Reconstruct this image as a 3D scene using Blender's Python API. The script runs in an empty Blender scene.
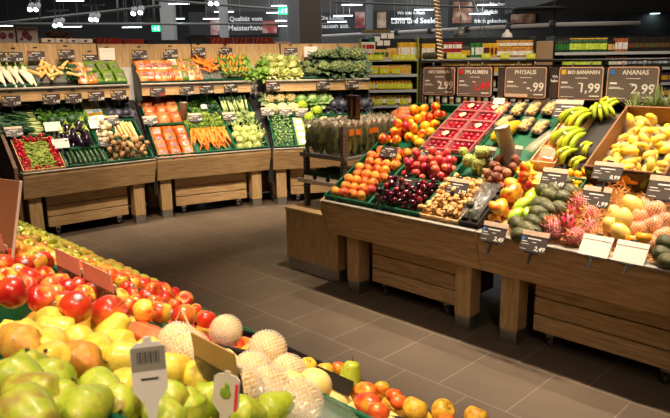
import bpy, math, random
from mathutils import Vector, Matrix, Euler, noise
random.seed(7)
PI = math.pi
SC = bpy.context.scene
COL = SC.collection
# ---------------------------------------------------------------- camera
CH = 1.8                                   # eye height
PITCH, ROLL, FPX = math.radians(13.0), math.radians(0.75), 640.0
cf = Vector((0, math.cos(PITCH), -math.sin(PITCH)))
cr0 = Vector((1, 0, 0)); cu0 = cr0.cross(cf)
cr = math.cos(ROLL)*cr0 - math.sin(ROLL)*cu0
cu = math.cos(ROLL)*cu0 + math.sin(ROLL)*cr0
cam = bpy.data.cameras.new('camera'); camo = bpy.data.objects.new('camera', cam); COL.objects.link(camo)
camo.matrix_world = Matrix(((cr.x, cu.x, -cf.x, 0), (cr.y, cu.y, -cf.y, 0), (cr.z, cu.z, -cf.z, CH), (0, 0, 0, 1)))
cam.sensor_width = 36.0; cam.lens = 36.0*FPX/670.0; cam.clip_end = 200
cam.dof.use_dof = True; cam.dof.focus_distance = 4.8; cam.dof.aperture_fstop = 14
SC.camera = camo
# ---------------------------------------------------------------- view + light
SC.view_settings.view_transform = 'Standard'; SC.view_settings.look = 'None'
SC.view_settings.gamma = 1; SC.view_settings.use_curve_mapping = False
SC.view_settings.exposure = 0.0
w = bpy.data.worlds.new('world'); SC.world = w; w.use_nodes = True
w.node_tree.nodes['Background'].inputs[0].default_value = (.5, .55, .65, 1)
w.node_tree.nodes['Background'].inputs[1].default_value = 0.02
# world frames: island, near island, three vegetable units
class Fr:
    """A display's own frame: s along its front, t going in from the front edge, bed rising with slope k from z0."""
    def __init__(f, ox, oy, deg, z0, k):
        r = math.radians(deg); f.O = Vector((ox, oy, 0)); f.a = Vector((math.cos(r), math.sin(r), 0))
        f.b = Vector((-math.sin(r), math.cos(r), 0)); f.z0 = z0; f.k = k; f.ang = r
        c = 1/math.hypot(1, k); f.up = (f.b + Vector((0, 0, k)))*c; f.n = f.a.cross(f.up)
        f.M = Matrix(((f.a.x, f.up.x, f.n.x, 0), (f.a.y, f.up.y, f.n.y, 0), (f.a.z, f.up.z, f.n.z, 0), (0, 0, 0, 1)))
        f.V = Matrix.Rotation(r, 4, 'Z')
    def pt(f, s, t, z): return f.O + f.a*s + f.b*t + Vector((0, 0, z))
    def bed(f, s, t, h=0): return f.pt(s, t, f.z0 + f.k*t) + f.n*h
    def at(f, x, y, h=0):
        """measured photo point -> (s, t) on the bed surface raised by h"""
        d = cf*FPX + cr*(x-335) - cu*(y-209)
        p0 = f.bed(0, 0, h); l = (p0 - Vector((0, 0, CH))).dot(f.n)/d.dot(f.n)
        p = Vector((0, 0, CH)) + d*l - f.n*h - f.O
        return p.dot(f.a), p.dot(f.b)
ISL = Fr(.8834, 3.8934, -45, .755, .555)
NEAR = Fr(1.43*.70711 - 1.5*.70711, 1.43*.70711 + 1.5*.70711, 135, .755, .555)   # mirrored, its front faces the same aisle
VA = Fr(-3.11, 6.30, 40, .75, .8); VB = Fr(-2.03, 7.28, 29, .75, .8); VC = Fr(-.76, 7.94, 13, .75, .8)
def lamp(kind, name, loc, target, power, col, size=.06, angle=60, blend=.6, sy=None):
    l = bpy.data.lights.new(name, kind); l.energy = power; l.color = col
    if kind == 'SPOT': l.spot_size = math.radians(angle); l.spot_blend = blend; l.shadow_soft_size = size
    if kind == 'AREA': l.size = size; l.shape = 'RECTANGLE'; l.size_y = sy or size
    o = bpy.data.objects.new(name, l); COL.objects.link(o); o.location = loc
    o.rotation_euler = (Vector(target)-Vector(loc)).to_track_quat('-Z', 'Y').to_euler(); return o
WARM = (1, .80, .58)
def SPOTS():
    P = []
    for s in (-1.1, -.3, .5, 1.3): P.append((ISL.pt(s, .12, 3.9), ISL.pt(s, .5, .9), 220, 56))
    for s in (-.9, .3, 1.2): P.append((ISL.pt(s, 1.0, 3.9), ISL.pt(s, .7, 1.2), 95, 62))
    for F, ss in ((VA, (.15, 1.0)), (VB, (.35, 1.05)), (VC, (.35, 1.1))):
        for s in ss: P.append((F.pt(s, -.55, 3.9), F.pt(s, .5, 1.1), 122, 58))
    for s in (-.7, .2, 1.2, 2.4): P.append((NEAR.pt(s, .6, 3.9), NEAR.pt(s, .5, 1.0), 175, 46))
    for s in (-.2, 1.2, 2.6): P.append((NEAR.pt(s, -.1, 3.9), NEAR.pt(s, -.6, .3), 14, 80))
    for x, y, q, r in ((-1.6, 4.6, -2.4, 7.2), (-.6, 5.2, -1.2, 8.0), (.3, 5.6, 0, 8.4)): P.append((Vector((x, y, 3.9)), Vector((q, r, .5)), 260, 54))
    for x, y in ((-2.2, .4), (-.9, -.6), (.5, -1.2)): P.append((Vector((x, y, 3.7)), Vector((x*.7-.1, 1.0, 1.1)), 105, 48))
    return P
for i, (p, q, e, an) in enumerate(SPOTS()): lamp('SPOT', 'track_light', p, q, e*1.6, WARM, .035, an, .7)
lamp('AREA', 'hall_fill', (0, 3.5, 6.2), (0, 4, 0), 26, (1, .9, .8), 8, sy=8)  # added ambient fill over the displays, no fixture behind it
lamp('AREA', 'hall_fill', (-4, 30, 6.2), (-4, 30, 0), 2600, (.9, .95, 1), 30, sy=24)  # added unseen fill sheet lifting the far hall
lamp('AREA', 'hall_fill', (3.5, 9.6, 4.6), (3.3, 12.5, 1.3), 170, (1, .88, .7), 5, sy=.6)  # added fill brightening the grocery shelves, not a lamp of the hall
# ---------------------------------------------------------------- materials
MT = {}
def mat(name, cols, rough=.5, scale=6, rand=0.0, metal=0, emit=0, trans=0, alpha=1, spec=.5, stretch=(1,1,1), bump=0, bscale=40, det=3, coat=0, sss=0, contrast=1.0, gen=False, ramp=None):
    """procedural material: a noise in the object's own space runs through the listed colours; rand shifts it per object"""
    if name in MT: return MT[name]
    m = bpy.data.materials.new(name); m.use_nodes = True; nt = m.node_tree; N = nt.nodes; L = nt.links
    B = N['Principled BSDF']; MT[name] = m
    if not isinstance(cols, list): cols = [cols]
    B.inputs['Roughness'].default_value = rough; B.inputs['Metallic'].default_value = metal
    B.inputs['Specular IOR Level'].default_value = spec
    if coat: B.inputs['Coat Weight'].default_value = coat; B.inputs['Coat Roughness'].default_value = .15
    if sss: B.inputs['Subsurface Weight'].default_value = sss; B.inputs['Subsurface Scale'].default_value = .01
    if trans: B.inputs['Transmission Weight'].default_value = trans
    if alpha < 1: B.inputs['Alpha'].default_value = alpha
    tc = N.new('ShaderNodeTexCoord'); oi = N.new('ShaderNodeObjectInfo'); mp = N.new('ShaderNodeMapping')
    L.new(tc.outputs['Object'], mp.inputs[0]); mp.inputs['Scale'].default_value = stretch
    off = N.new('ShaderNodeVectorMath'); off.operation = 'ADD'
    mul = N.new('ShaderNodeMath'); mul.operation = 'MULTIPLY'; mul.inputs[1].default_value = 37 if rand >= 0 else 0
    L.new(oi.outputs['Random'], mul.inputs[0]); L.new(mp.outputs[0], off.inputs[0]); L.new(mul.outputs[0], off.inputs[1])
    if len(cols) > 1:
        no = N.new('ShaderNodeTexNoise'); no.inputs['Scale'].default_value = scale; no.inputs['Detail'].default_value = det
        L.new(off.outputs[0], no.inputs['Vector'])
        ma = N.new('ShaderNodeMath'); ma.operation = 'MULTIPLY_ADD'
        L.new(no.outputs[0], ma.inputs[0]); ma.inputs[1].default_value = 2.2*contrast; ma.inputs[2].default_value = .5-1.1*contrast
        f = ma.outputs[0]
        if rand > 0:
            m2 = N.new('ShaderNodeMath'); m2.operation = 'MULTIPLY_ADD'; L.new(oi.outputs['Random'], m2.inputs[0])
            m2.inputs[1].default_value = 2*rand; m2.inputs[2].default_value = -rand
            ad = N.new('ShaderNodeMath'); ad.operation = 'ADD'; L.new(f, ad.inputs[0]); L.new(m2.outputs[0], ad.inputs[1]); f = ad.outputs[0]
        cr_ = N.new('ShaderNodeValToRGB'); e = cr_.color_ramp.elements
        pos = ramp or [i/(len(cols)-1) for i in range(len(cols))]
        for i, c in enumerate(cols):
            el = e[i] if i < 2 else e.new(pos[i])
            el.position = pos[i]; el.color = (*c, 1)
        e = cr_.color_ramp.elements
        for i, el in enumerate(sorted(e, key=lambda q: q.position)): pass
        L.new(f, cr_.inputs[0]); L.new(cr_.outputs[0], B.inputs['Base Color']); cout = cr_.outputs[0]
    else:
        B.inputs['Base Color'].default_value = (*cols[0], 1); cout = None
    if emit:
        B.inputs['Emission Strength'].default_value = emit; B.inputs['Emission Color'].default_value = (*cols[0], 1)
    if bump:
        nb = N.new('ShaderNodeTexNoise'); nb.inputs['Scale'].default_value = bscale; L.new(off.outputs[0], nb.inputs['Vector'])
        bp = N.new('ShaderNodeBump'); bp.inputs['Strength'].default_value = bump; bp.inputs['Distance'].default_value = .01
        L.new(nb.outputs[0], bp.inputs['Height']); L.new(bp.outputs[0], B.inputs['Normal'])
    return m
def S(r, g, b):                            # sRGB 0..255 -> linear
    return tuple(((c/255+.055)/1.055)**2.4 if c > 10 else c/255/12.92 for c in (r, g, b))
oakh = mat('oak_along', [S(166,130,86), S(196,160,112), S(216,184,138)], .55, 5, stretch=(1.2, 14, 14), bump=.15, bscale=9, det=6)
oakv = mat('oak_upright', [S(166,130,86), S(196,160,112), S(216,184,138)], .55, 5, stretch=(14, 14, 1.2), bump=.15, bscale=9, det=6)
black = mat('black_plastic', S(22,22,23), .45); dark = mat('dark_board', S(34,32,31), .7)
steel = mat('brushed_steel', [S(150,148,145), S(190,188,184)], .32, 30, metal=.9, stretch=(1,1,12))
gsteel = mat('grey_enamel_steel', S(120,114,106), .45, metal=.3)
chrome = mat('chrome', S(200,200,200), .2, metal=1)
lip = mat('grey_stone_edge', [S(150,142,132), S(176,168,156)], .35, 20)
greenp = mat('green_crate_plastic', S(12,92,60), .4)
woodl = mat('pale_crate_wood', [S(196,152,98), S(224,184,130)], .65, 8, stretch=(1.5, 10, 10))
card_d = mat('dark_card', S(74,64,60), .5); card_l = mat('beige_card', [S(206,176,150), S(222,196,170)], .55, 30)
white = mat('white_print', S(245,240,232), .5); redp = mat('red_print', S(225,40,40), .5)
blankc = mat('white_card', S(236,226,216), .5)
# ---------------------------------------------------------------- geometry
class G:
    """collects vertices and faces for one mesh"""
    def __init__(g): g.v = []; g.f = []; g.mi = []; g.m = 0; g.X = Matrix.Identity(4)
    def add(g, vs, fs):
        o = len(g.v); g.v += [g.X @ Vector(p) for p in vs]
        for f in fs: g.f.append([o+i for i in f]); g.mi.append(g.m)
        return g
    def box(g, c, s, R=None, bev=0, taper=1.0):
        hx, hy, hz = s[0]/2, s[1]/2, s[2]/2; vs = []
        if bev:
            b = min(bev, hx*.9, hy*.9, hz*.9)
            ring = lambda x, y, z: [(x-b,-y,z),(x,-y+b,z),(x,y-b,z),(x-b,y,z),(-x+b,y,z),(-x,y-b,z),(-x,-y+b,z),(-x+b,-y,z)]
            L = [ring(hx-b,hy-b,-hz), ring(hx,hy,-hz+b), ring(hx,hy,hz-b), ring(hx-b,hy-b,hz)]
            vs = [p for r in L for p in r]; fs = [list(range(7,-1,-1)), list(range(24,32))]
            for k in range(3):
                for i in range(8): fs.append([k*8+i, k*8+(i+1)%8, (k+1)*8+(i+1)%8, (k+1)*8+i])
        else:
            vs = [(x*hx*(taper if z < 0 else 1), y*hy*(taper if z < 0 else 1), z*hz) for z in (-1,1) for y in (-1,1) for x in (-1,1)]
            fs = [(0,2,3,1),(4,5,7,6),(0,1,5,4),(2,6,7,3),(0,4,6,2),(1,3,7,5)]
        M = (R.to_4x4() if R else Matrix.Identity(4)); c = Vector(c)
        return g.add([c + M @ Vector(p) for p in vs], fs)
    def prism(g, pts, d0, d1, ax='x'):
        """pts: polygon in the other two axes, extruded from d0 to d1 along ax"""
        n = len(pts); q = []
        for d in (d0, d1):
            for p in pts: q.append({'x': (d, p[0], p[1]), 'y': (p[0], d, p[1]), 'z': (p[0], p[1], d)}[ax])
        fs = [list(range(n))[::-1], list(range(n, 2*n))] + [[i, (i+1)%n, n+(i+1)%n, n+i] for i in range(n)]
        return g.add(q, fs)
    def lathe(g, prof, seg=16, fn=None, cap=True):
        """prof: (radius, z) from bottom to top; fn bends each point"""
        vs = []; fs = []; n = len(prof)
        for r, z in prof:
            for i in range(seg):
                a = 2*PI*i/seg; p = Vector((r*math.cos(a), r*math.sin(a), z)); vs.append(fn(p, a) if fn else p)
        for k in range(n-1):
            for i in range(seg): fs.append([k*seg+i, k*seg+(i+1)%seg, (k+1)*seg+(i+1)%seg, (k+1)*seg+i])
        if cap: fs.append(list(range(seg))[::-1]); fs.append([(n-1)*seg+i for i in range(seg)])
        return g.add(vs, fs)
    def ball(g, c, r, seg=12, rings=8, fn=None, noi=0, ns=3, seed=0):
        rr = r if hasattr(r, '__len__') else (r, r, r); prof = []
        def f(p, a):
            q = Vector((p.x*rr[0], p.y*rr[1], p.z*rr[2]))
            if noi: q *= 1 + noi*noise.noise(Vector((p.x, p.y, p.z))*ns + Vector((seed, seed*1.7, 3)))
            if fn: q = fn(q)
            return q + Vector(c)
        for k in range(rings+1):
            t = -PI/2 + PI*k/rings; prof.append((max(math.cos(t), .02), math.sin(t)))
        return g.lathe(prof, seg, f)
    def tube(g, pts, rad, seg=6, flat=1.0):
        pts = [Vector(p) for p in pts]; n = len(pts); rad = rad if hasattr(rad, '__len__') else [rad]*n
        vs = []; fs = []; ref = None
        for k, p in enumerate(pts):
            d = (pts[min(k+1, n-1)] - pts[max(k-1, 0)]).normalized()
            if ref is None: ref = Vector((0, 0, 1)) if abs(d.z) < .9 else Vector((1, 0, 0))
            u = d.cross(ref).normalized(); v = u.cross(d).normalized(); ref = v
            for i in range(seg):
                a = 2*PI*i/seg; vs.append(p + u*(math.cos(a)*rad[k]) + v*(math.sin(a)*rad[k]*flat))
        for k in range(n-1):
            for i in range(seg): fs.append([k*seg+i, k*seg+(i+1)%seg, (k+1)*seg+(i+1)%seg, (k+1)*seg+i])
        fs.append(list(range(seg))[::-1]); fs.append([(n-1)*seg+i for i in range(seg)])
        return g.add(vs, fs)
    def leaf(g, base, d, up, L, W, bend=.3, n=5, cup=.25, wav=0, th=0.0012, shape=None):
        """a curved leaf blade with real thickness: base, direction, face normal"""
        d = Vector(d).normalized(); up = Vector(up); up = (up - d*up.dot(d)).normalized(); sd = d.cross(up); base = Vector(base)
        rows = []
        for k in range(n+1):
            u = k/n; wd = W*.5*(shape(u) if shape else math.sin(PI*min(.97, .08+u*.9))**.7)
            c = base + d*(L*u*(1-.15*bend*u)) - up*(bend*L*u*u) ; wv = wav*W*math.sin(u*17)
            rows.append([c - sd*wd + up*(cup*wd+wv), c, c + sd*wd + up*(cup*wd-wv)])
        vs = [p for r in rows for p in r] + [p - up*th for r in rows for p in r]; o = 3*(n+1); fs = []
        for k in range(n):
            for j in (0, 1):
                a, b, c_, e = k*3+j, k*3+j+1, (k+1)*3+j+1, (k+1)*3+j
                fs.append([a, b, c_, e]); fs.append([o+e, o+c_, o+b, o+a])
            fs.append([k*3, (k+1)*3, o+(k+1)*3, o+k*3]); fs.append([k*3+2, o+k*3+2, o+(k+1)*3+2, (k+1)*3+2])
        fs.append([0, o, o+1, 1]); fs.append([1, o+1, o+2, 2])
        return g.add(vs, fs)
    def mesh(g, name, *mats, smooth=True):
        me = bpy.data.meshes.new(name); me.from_pydata([tuple(p) for p in g.v], [], g.f)
        for m in mats: me.materials.append(m)
        me.polygons.foreach_set('material_index', g.mi)
        me.polygons.foreach_set('use_smooth', [smooth]*len(g.f)); me.update()
        return me
def ob(name, me, parent=None, M=None, label=None, cat=None, group=None, kind=None):
    o = bpy.data.objects.new(name, me); COL.objects.link(o)
    if parent: o.parent = parent
    if M is not None:
        if parent: o.matrix_local = M
        else: o.matrix_world = M
    if label: o['label'] = label
    if cat: o['category'] = cat
    if group: o['group'] = group
    if kind: o['kind'] = kind
    return o
def struct(name, me, M=None): return ob(name, me, None, M, kind='structure')
class Kind:
    """one sort of thing: root mesh (or None for an Empty) and parts [(name, mesh, [(subname, mesh)], label)]"""
    def __init__(k, name, cat, root, parts=()): k.name, k.cat, k.root, k.parts = name, cat, root, parts
    def put(k, M, label, group=None, parts=True):
        r = ob(k.name, k.root, None, M, label, k.cat, group)
        if parts or k.root is None:
            for p in k.parts:
                c = ob(p[0], p[1], r)
                if len(p) > 3 and p[3]: c['label'] = p[3]
                for q in (p[2] if len(p) > 2 else ()): ob(q[0], q[1], c)
        return r
def T(v): return Matrix.Translation(Vector(v))
def RX(d): return Matrix.Rotation(math.radians(d), 4, 'X')
def RY(d): return Matrix.Rotation(math.radians(d), 4, 'Y')
def RZ(d): return Matrix.Rotation(math.radians(d), 4, 'Z')
def SCL(x, y=None, z=None): return Matrix.Diagonal((x, y or x, z or y or x, 1))
def on(F, s, t, h=0, R=None, sc=1.0):
    """matrix standing on the bed of frame F"""
    return T(F.bed(s, t, h)) @ F.M @ (R or Matrix.Identity(4)) @ SCL(sc)
def hang(o, z=0, r=.012, x=0, y=0, m=None):
    """a rod from a hanging thing up to the ceiling"""
    p = o.matrix_world.translation; L_ = 6.62-p.z-z
    ob('hanging_rod', G().tube([(x, y, z), (x, y, z+L_)], r, 6).mesh('hanging_rod', gsteel), o)
def rnd(a, b): return random.uniform(a, b)
def rot(): return Euler((rnd(0, 6.3), rnd(0, 6.3), rnd(0, 6.3))).to_matrix().to_4x4()
def text(s, size, m, ax='CENTER', bold=True, ext=.0006, shear=0, name='lettering'):
    c = bpy.data.curves.new('t', 'FONT'); c.body = s; c.size = size; c.align_x = ax; c.align_y = 'CENTER'; c.extrude = ext
    c.resolution_u = 2; c.shear = shear
    if bold: c.offset = size*.018
    o = bpy.data.objects.new('t', c); me = bpy.data.meshes.new_from_object(o); me.name = name
    me.materials.clear(); me.materials.append(m); bpy.data.objects.remove(o); bpy.data.curves.remove(c)
    return me
ORD = ['front', 'second', 'third', 'fourth', 'fifth', 'sixth', 'seventh', 'eighth', 'ninth', 'tenth', 'eleventh', 'twelfth', 'thirteenth', 'fourteenth', 'fifteenth', 'sixteenth', 'seventeenth', 'eighteenth', 'nineteenth', 'twentieth']
CRD = ['first'] + ORD[1:]
def lattice(s0, s1, t0, t1, d, k, jit=.06, skew=0):
    """rows of touching round things; returns (s, t, row, column)"""
    out = []; dt = d*.9/math.hypot(1, k); nr = int((t1-t0-d*.5)/dt)+1; r = 0
    for r in range(nr):
        n = int((s1-s0-d*(.5 if r % 2 else 0))/d)
        pad = (s1-s0-n*d)/2 + (d*.25 if r % 2 else -d*.25)*0
        for c in range(n):
            out.append((s0+pad+d*(c+.5)+(d*.25 if r % 2 else -d*.25)*(1 if (s1-s0-n*d) > d*.5 else .4)+rnd(-jit, jit)*d*.3, t0+d*.5+r*dt+rnd(-jit, jit)*d*.3, r, c))
    return out
def heap(s0, s1, t0, t1, r, n, k, tries=8, base=0, dome=0, var=.1):
    """drop n balls of radius r on the bed region, each to the lowest of a few tries; (s, t, h, radius), h over the bed floor"""
    P = []; c = math.hypot(1, k)
    for i in range(n):
        best = None; ri = r*rnd(1-var, 1+var)
        for j in range(tries):
            s = rnd(s0+ri, s1-ri); y = rnd(t0*c+ri, t1*c-ri); h = ri
            for (s_, y_, h_, r_) in P:
                q = (ri+r_)**2*.92 - (s-s_)**2 - (y-y_)**2
                if q > 0: h = max(h, h_+math.sqrt(q))
            sc = h + (dome*(((s-(s0+s1)/2)/(s1-s0))**2+((y-(t0+t1)*c/2)/(t1-t0)/c)**2))
            if best is None or sc < best[0]: best = (sc, s, y, h)
        P.append((best[1], best[2], best[3], ri))
    return [(s, y/c, h+base, ri) for s, y, h, ri in P]
# ---------------------------------------------------------------- hall
def floor_mat():
    m = bpy.data.materials.new('floor_tiles'); m.use_nodes = True; N = m.node_tree.nodes; L = m.node_tree.links; B = N['Principled BSDF']
    tc = N.new('ShaderNodeTexCoord'); mp = N.new('ShaderNodeMapping'); mp.inputs['Rotation'].default_value = (0, 0, PI/4)
    mp.inputs['Location'].default_value = (-.215, -.037, 0)
    L.new(tc.outputs['Object'], mp.inputs[0])
    br = N.new('ShaderNodeTexBrick'); br.offset = .55; br.inputs['Scale'].default_value = 1; br.inputs['Mortar Size'].default_value = .003
    br.inputs['Brick Width'].default_value = .433; br.inputs['Row Height'].default_value = .545; br.inputs['Mortar Smooth'].default_value = .3
    br.inputs['Color1'].default_value = (*S(98,85,72), 1); br.inputs['Color2'].default_value = (*S(104,90,76), 1); br.inputs['Mortar'].default_value = (*S(146,132,116), 1)
    L.new(mp.outputs[0], br.inputs[0])
    no = N.new('ShaderNodeTexNoise'); no.inputs['Scale'].default_value = 140; L.new(tc.outputs['Object'], no.inputs['Vector'])
    no2 = N.new('ShaderNodeTexNoise'); no2.inputs['Scale'].default_value = 2.2; L.new(tc.outputs['Object'], no2.inputs['Vector'])
    mx = N.new('ShaderNodeMixRGB'); mx.blend_type = 'OVERLAY'; mx.inputs[0].default_value = .35
    L.new(br.outputs[0], mx.inputs[1]); L.new(no.outputs[0], mx.inputs[2])
    mx2 = N.new('ShaderNodeMixRGB'); mx2.blend_type = 'OVERLAY'; mx2.inputs[0].default_value = .25
    L.new(mx.outputs[0], mx2.inputs[1]); L.new(no2.outputs[0], mx2.inputs[2]); L.new(mx2.outputs[0], B.inputs['Base Color'])
    B.inputs['Roughness'].default_value = .5
    return m
X0, X1, Y0, Y1, ZC = -34, 26, -4, 50, 6.6; YF = 42
struct('floor', G().box(((X0+X1)/2, (Y0+Y1)/2, -.05), (X1-X0, Y1-Y0, .1)).mesh('floor', floor_mat(), smooth=False))
ceilm = mat('dark_ceiling', [S(84,80,75), S(100,95,89)], .8, .4)
wallm = mat('grey_wall', [S(84,84,84), S(96,95,93)], .8, .5)
bulk = mat('charcoal_wall', S(74,70,67), .8)
g = G().box(((X0+X1)/2, (Y0+Y1)/2, ZC+.1), (X1-X0, Y1-Y0, .2))
for i in range(90): g.box(((X0+X1)/2-6, 6+i*.48, ZC-.05), (46, .2, .1))          # corrugated deck
struct('ceiling', g.mesh('ceiling', ceilm, smooth=False))
struct('wall_left', G().box((X0-.1, (Y0+Y1)/2, ZC/2), (.2, Y1-Y0, ZC)).mesh('wall_left', wallm))
struct('wall_right', G().box((X1+.1, (Y0+Y1)/2, ZC/2), (.2, Y1-Y0, ZC)).mesh('wall_right', bulk))
struct('wall_front', G().box(((X0+X1)/2, Y0-.1, ZC/2), (X1-X0, .2, ZC)).mesh('wall_front', wallm))
struct('wall_back', G().box(((X0+X1)/2, Y1+.1, ZC/2), (X1-X0, .2, ZC)).mesh('wall_back', wallm, smooth=False))
def ray(x, y): return cf*FPX + cr*(x-335) - cu*(y-209)
def atY(x, y, Y):
    d = ray(x, y); return Vector((0, 0, CH)) + d*(Y/d.y)
def atZ(x, y, z):
    d = ray(x, y); return Vector((0, 0, CH)) + d*((z-CH)/d.z)
# slanting bulkhead over the right of the hall
struct('wall_bulkhead', G().box((13.2, 26, 5.2), (10.4, 10, 2.75)).mesh('bulkhead', bulk, smooth=False))
struct('wall_counter', G().box((9, YF+.36, 3.2), (34, .3, 6.4)).mesh('wall_counter', bulk, smooth=False))
# fascia with writing at the fresh-food counters
YF = 42
def sign_band(x0, y0, x1, y1, parts, label, grp='counter fascia boards with writing'):
    a, c = atY(x0, y1, YF), atY(x1, y0, YF)
    o = ob('counter_sign', G().box(((a.x+c.x)/2, YF+.1, (a.z+c.z)/2), (c.x-a.x, .2, c.z-a.z)).mesh('counter_sign', mat('sign_black', S(34,31,31), .6), smooth=False), None, None, label, 'sign', grp)
    for t in parts:
        p = atY(t[1], t[2], YF)
        if t[0] == '*':
            q = atY(t[3], t[4], YF)
            ob('picture', G().box(((p.x+q.x)/2, YF-.03, (p.z+q.z)/2), (q.x-p.x, .04, p.z-q.z)).mesh('picture', mat('food_picture_'+t[5], [S(40,24,20), S(150,96,70), S(214,190,160)] if t[5] != 'r' else [S(70,18,20), S(150,60,50), S(220,200,190)], .5, 1.3), smooth=False), o)
        else:
            ob('lettering', text(t[0], t[3]/640*YF, mat('sign_print', S(236,232,226), .5), ext=.01), o, T((p.x, YF-.02, p.z)) @ RX(90))
sign_band(190, 11, 278, 36, [('Qualität vom', 246, 19, 6), ('Meisterhand.', 247, 28, 7), ('*', 210, 20, 222, 35, 'r'), ('*', 262, 21, 277, 33, 'r')], 'black counter fascia reading Meisterhand behind the red crates')
sign_band(316, 12, 366, 33, [('Die Leiden', 332, 18, 5), ('backen aus.', 335, 26, 6), ('*', 355, 12, 365, 28, 'r')], 'black fascia reading backen aus right of the beige pillar')
sign_band(374, 10, 436, 31, [('Wir lieben Fisch', 411, 13, 4), ('Land und Seele.', 414, 21, 7), ('*', 377, 12, 386, 28, 'a')], 'black fascia reading Land und Seele over the grocery shelf')
sign_band(446, 2, 537, 27, [('frischer Brot', 503, 4, 5), ('täglich', 491, 12, 5), ('frisch gebacken.', 491, 21, 5), ('*', 453, 2, 471, 23, 'a'), ('*', 511, 10, 535, 23, 'b')], 'black fascia with a loaf picture right of the coiled cord')
for x0, x1, Y, nm, m in ((163, 176, 38, 'pillar', 'p'), (221, 229, 38, 'pillar', 'p'), (288, 300, 24, 'pillar', 'p'), (300, 322, 22, 'pillar', 'b'), (437, 447, 40, 'pillar', 'g'), (366, 373, 40, 'pillar', 'g')):
    a = atY(x0, 60, Y); c = atY(x1, 60, Y); wd = c.x-a.x
    struct('trim_1', G().box(((a.x+c.x)/2, Y+wd/2, ZC/2), (wd, wd, ZC), bev=.03).mesh('pillar', mat('pale_pillar', S(150,146,142), .7) if m == 'p' else mat('beige_pillar', S(112,98,84), .8) if m == 'b' else wallm, smooth=False))
# ceiling strip lamps: 1.2 m tubes in slim housings
tubem = mat('lit_tube', (.75, .93, 1.0), .4, emit=9)
housing = mat('lamp_housing', S(150,152,155), .5)
gh = G(); gh.box((0, 0, .05), (1.24, .16, .06), bev=.015)
gt = G(); gt.box((0, 0, .008), (1.18, .11, .024), bev=.008)
gr_ = G(); gr_.box((-.4, 0, .5), (.012, .012, .9)); gr_.box((.4, 0, .5), (.012, .012, .9))
strip = Kind('strip_lamp', 'ceiling lamp', None, [('housing', gh.mesh('housing', housing, smooth=False)), ('tube', gt.mesh('tube', tubem, smooth=False)), ('hanger', gr_.mesh('hanger', steel, smooth=False))])
SL = [(70,1,26),(3,26,8),(72,27,17),(134,24,13),(132,27.5,15),(180,4,22),(175,19,14),(213,19,16),(224,12,17),(234,25,13),(281,6,17),(276,13,17),(285,21,14),(288,26,7),
      (352,5,20),(343,16,15),(337,22,10),(424,10,16),(401,19,12),(487,5,17),(479,14,13)]
def strip_glow(p, e): l = bpy.data.lights.new('strip_glow', 'POINT'); l.energy = e; l.color = (.85, .95, 1); l.shadow_soft_size = .3; o = bpy.data.objects.new('strip_glow', l); COL.objects.link(o); o.location = p - Vector((0, 0, .2))
NM = ['leftmost large','small left edge','below the carton top','upper left of the first exit sign','lower left of the first exit sign','by the left pillar top','left of the middle pillar','crossing toward the middle pillar','in front of the middle pillar','right of the middle pillar','over the second exit sign','left of the second exit sign','below the second exit sign','smallest beside the right pillar',
      'above the backen aus fascia','left of the red picture','lowest left of the red picture','above the Seele lettering','before the Land lettering','above the loaf fascia','lower in the loaf fascia']
for (x, y, wpx), nm in zip(SL, NM):
    Y = min(41, 640*1.2/wpx); (strip_glow(atY(x, y, Y), 90) if NM.index(nm) in (0, 1, 3, 5, 10, 14, 17, 19) else None); o_ = strip.put(T(atY(x, y, Y)), 'lit ceiling strip lamp, '+nm, 'ceiling strip lamps'); zz = 6.55-o_.location.z; [setattr(c, 'scale', (1, 1, zz/.95)) for c in o_.children if c.name.startswith('hanger')]
# round downlights of the right bulkhead
gd = G(); gd.lathe([(.30,0),(.34,.0),(.36,.04),(.30,.09)], 24)
ge = G(); ge.lathe([(.001,-.012),(.28,-.012),(.28,.004),(.001,.004)], 24)
down = Kind('downlight', 'ceiling lamp', None, [('trim_ring', gd.mesh('trim_ring', housing)), ('lens', ge.mesh('lens', mat('lit_lens', (.62,.9,1), .4, emit=6)))])
for (x, y, wpx, l) in ((581,0,16,'lit round downlight cut by the top edge'), (631,6,14,'lit round downlight nearest the right edge, upper'), (655,13.5,11,'lit round downlight farthest right, smaller')):
    Y = 640*.72/wpx; hang(down.put(T(atY(x, y, Y)), l, 'round downlights'), .05, .02)
# twin track spots hanging at the left
gs = G(); gs.X = RX(-50); gs.lathe([(.07,-.14),(.09,-.12),(.09,.12),(.06,.16)], 14)
gl = G(); gl.X = RX(-50); gl.lathe([(.001,-.145),(.07,-.145),(.07,-.125),(.001,-.125)], 14)
gb = G(); gb.box((0, 0, .22), (.03, .03, .3)); gb.box((0, 0, .36), (.5, .05, .04))
tw = Kind('track_spotlight', 'spotlight', None, [('mount', gb.mesh('mount', gsteel, smooth=False)), ('lamp_head', gs.mesh('head', mat('white_lamp', S(190,190,188), .4)), [('lens', gl.mesh('lens', mat('lit_spot', (.85,.97,1), .4, emit=14)))])])
for x, y, l in ((31,7,'lit track spot at the upper left, above the cartons'),(37,7,'second lit track spot of the upper left pair'),(56,23,'lit track spot above the onion tray'),(61,22,'right one of the pair above the onion tray'),(92,17,'lit track spot right of the long strip lamp'),(97,17,'right one of the pair beside the long strip lamp'),(134,11,'lit track spot above the paired strips'),(141,10,'right one of the pair above the paired strips'),(211,1,'lit track spot at the top edge'),(217,1,'right lit track spot at the top edge')):
    hang(tw.put(T(atY(x, y, 21)), l, 'lit track spots'), .3)
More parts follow.
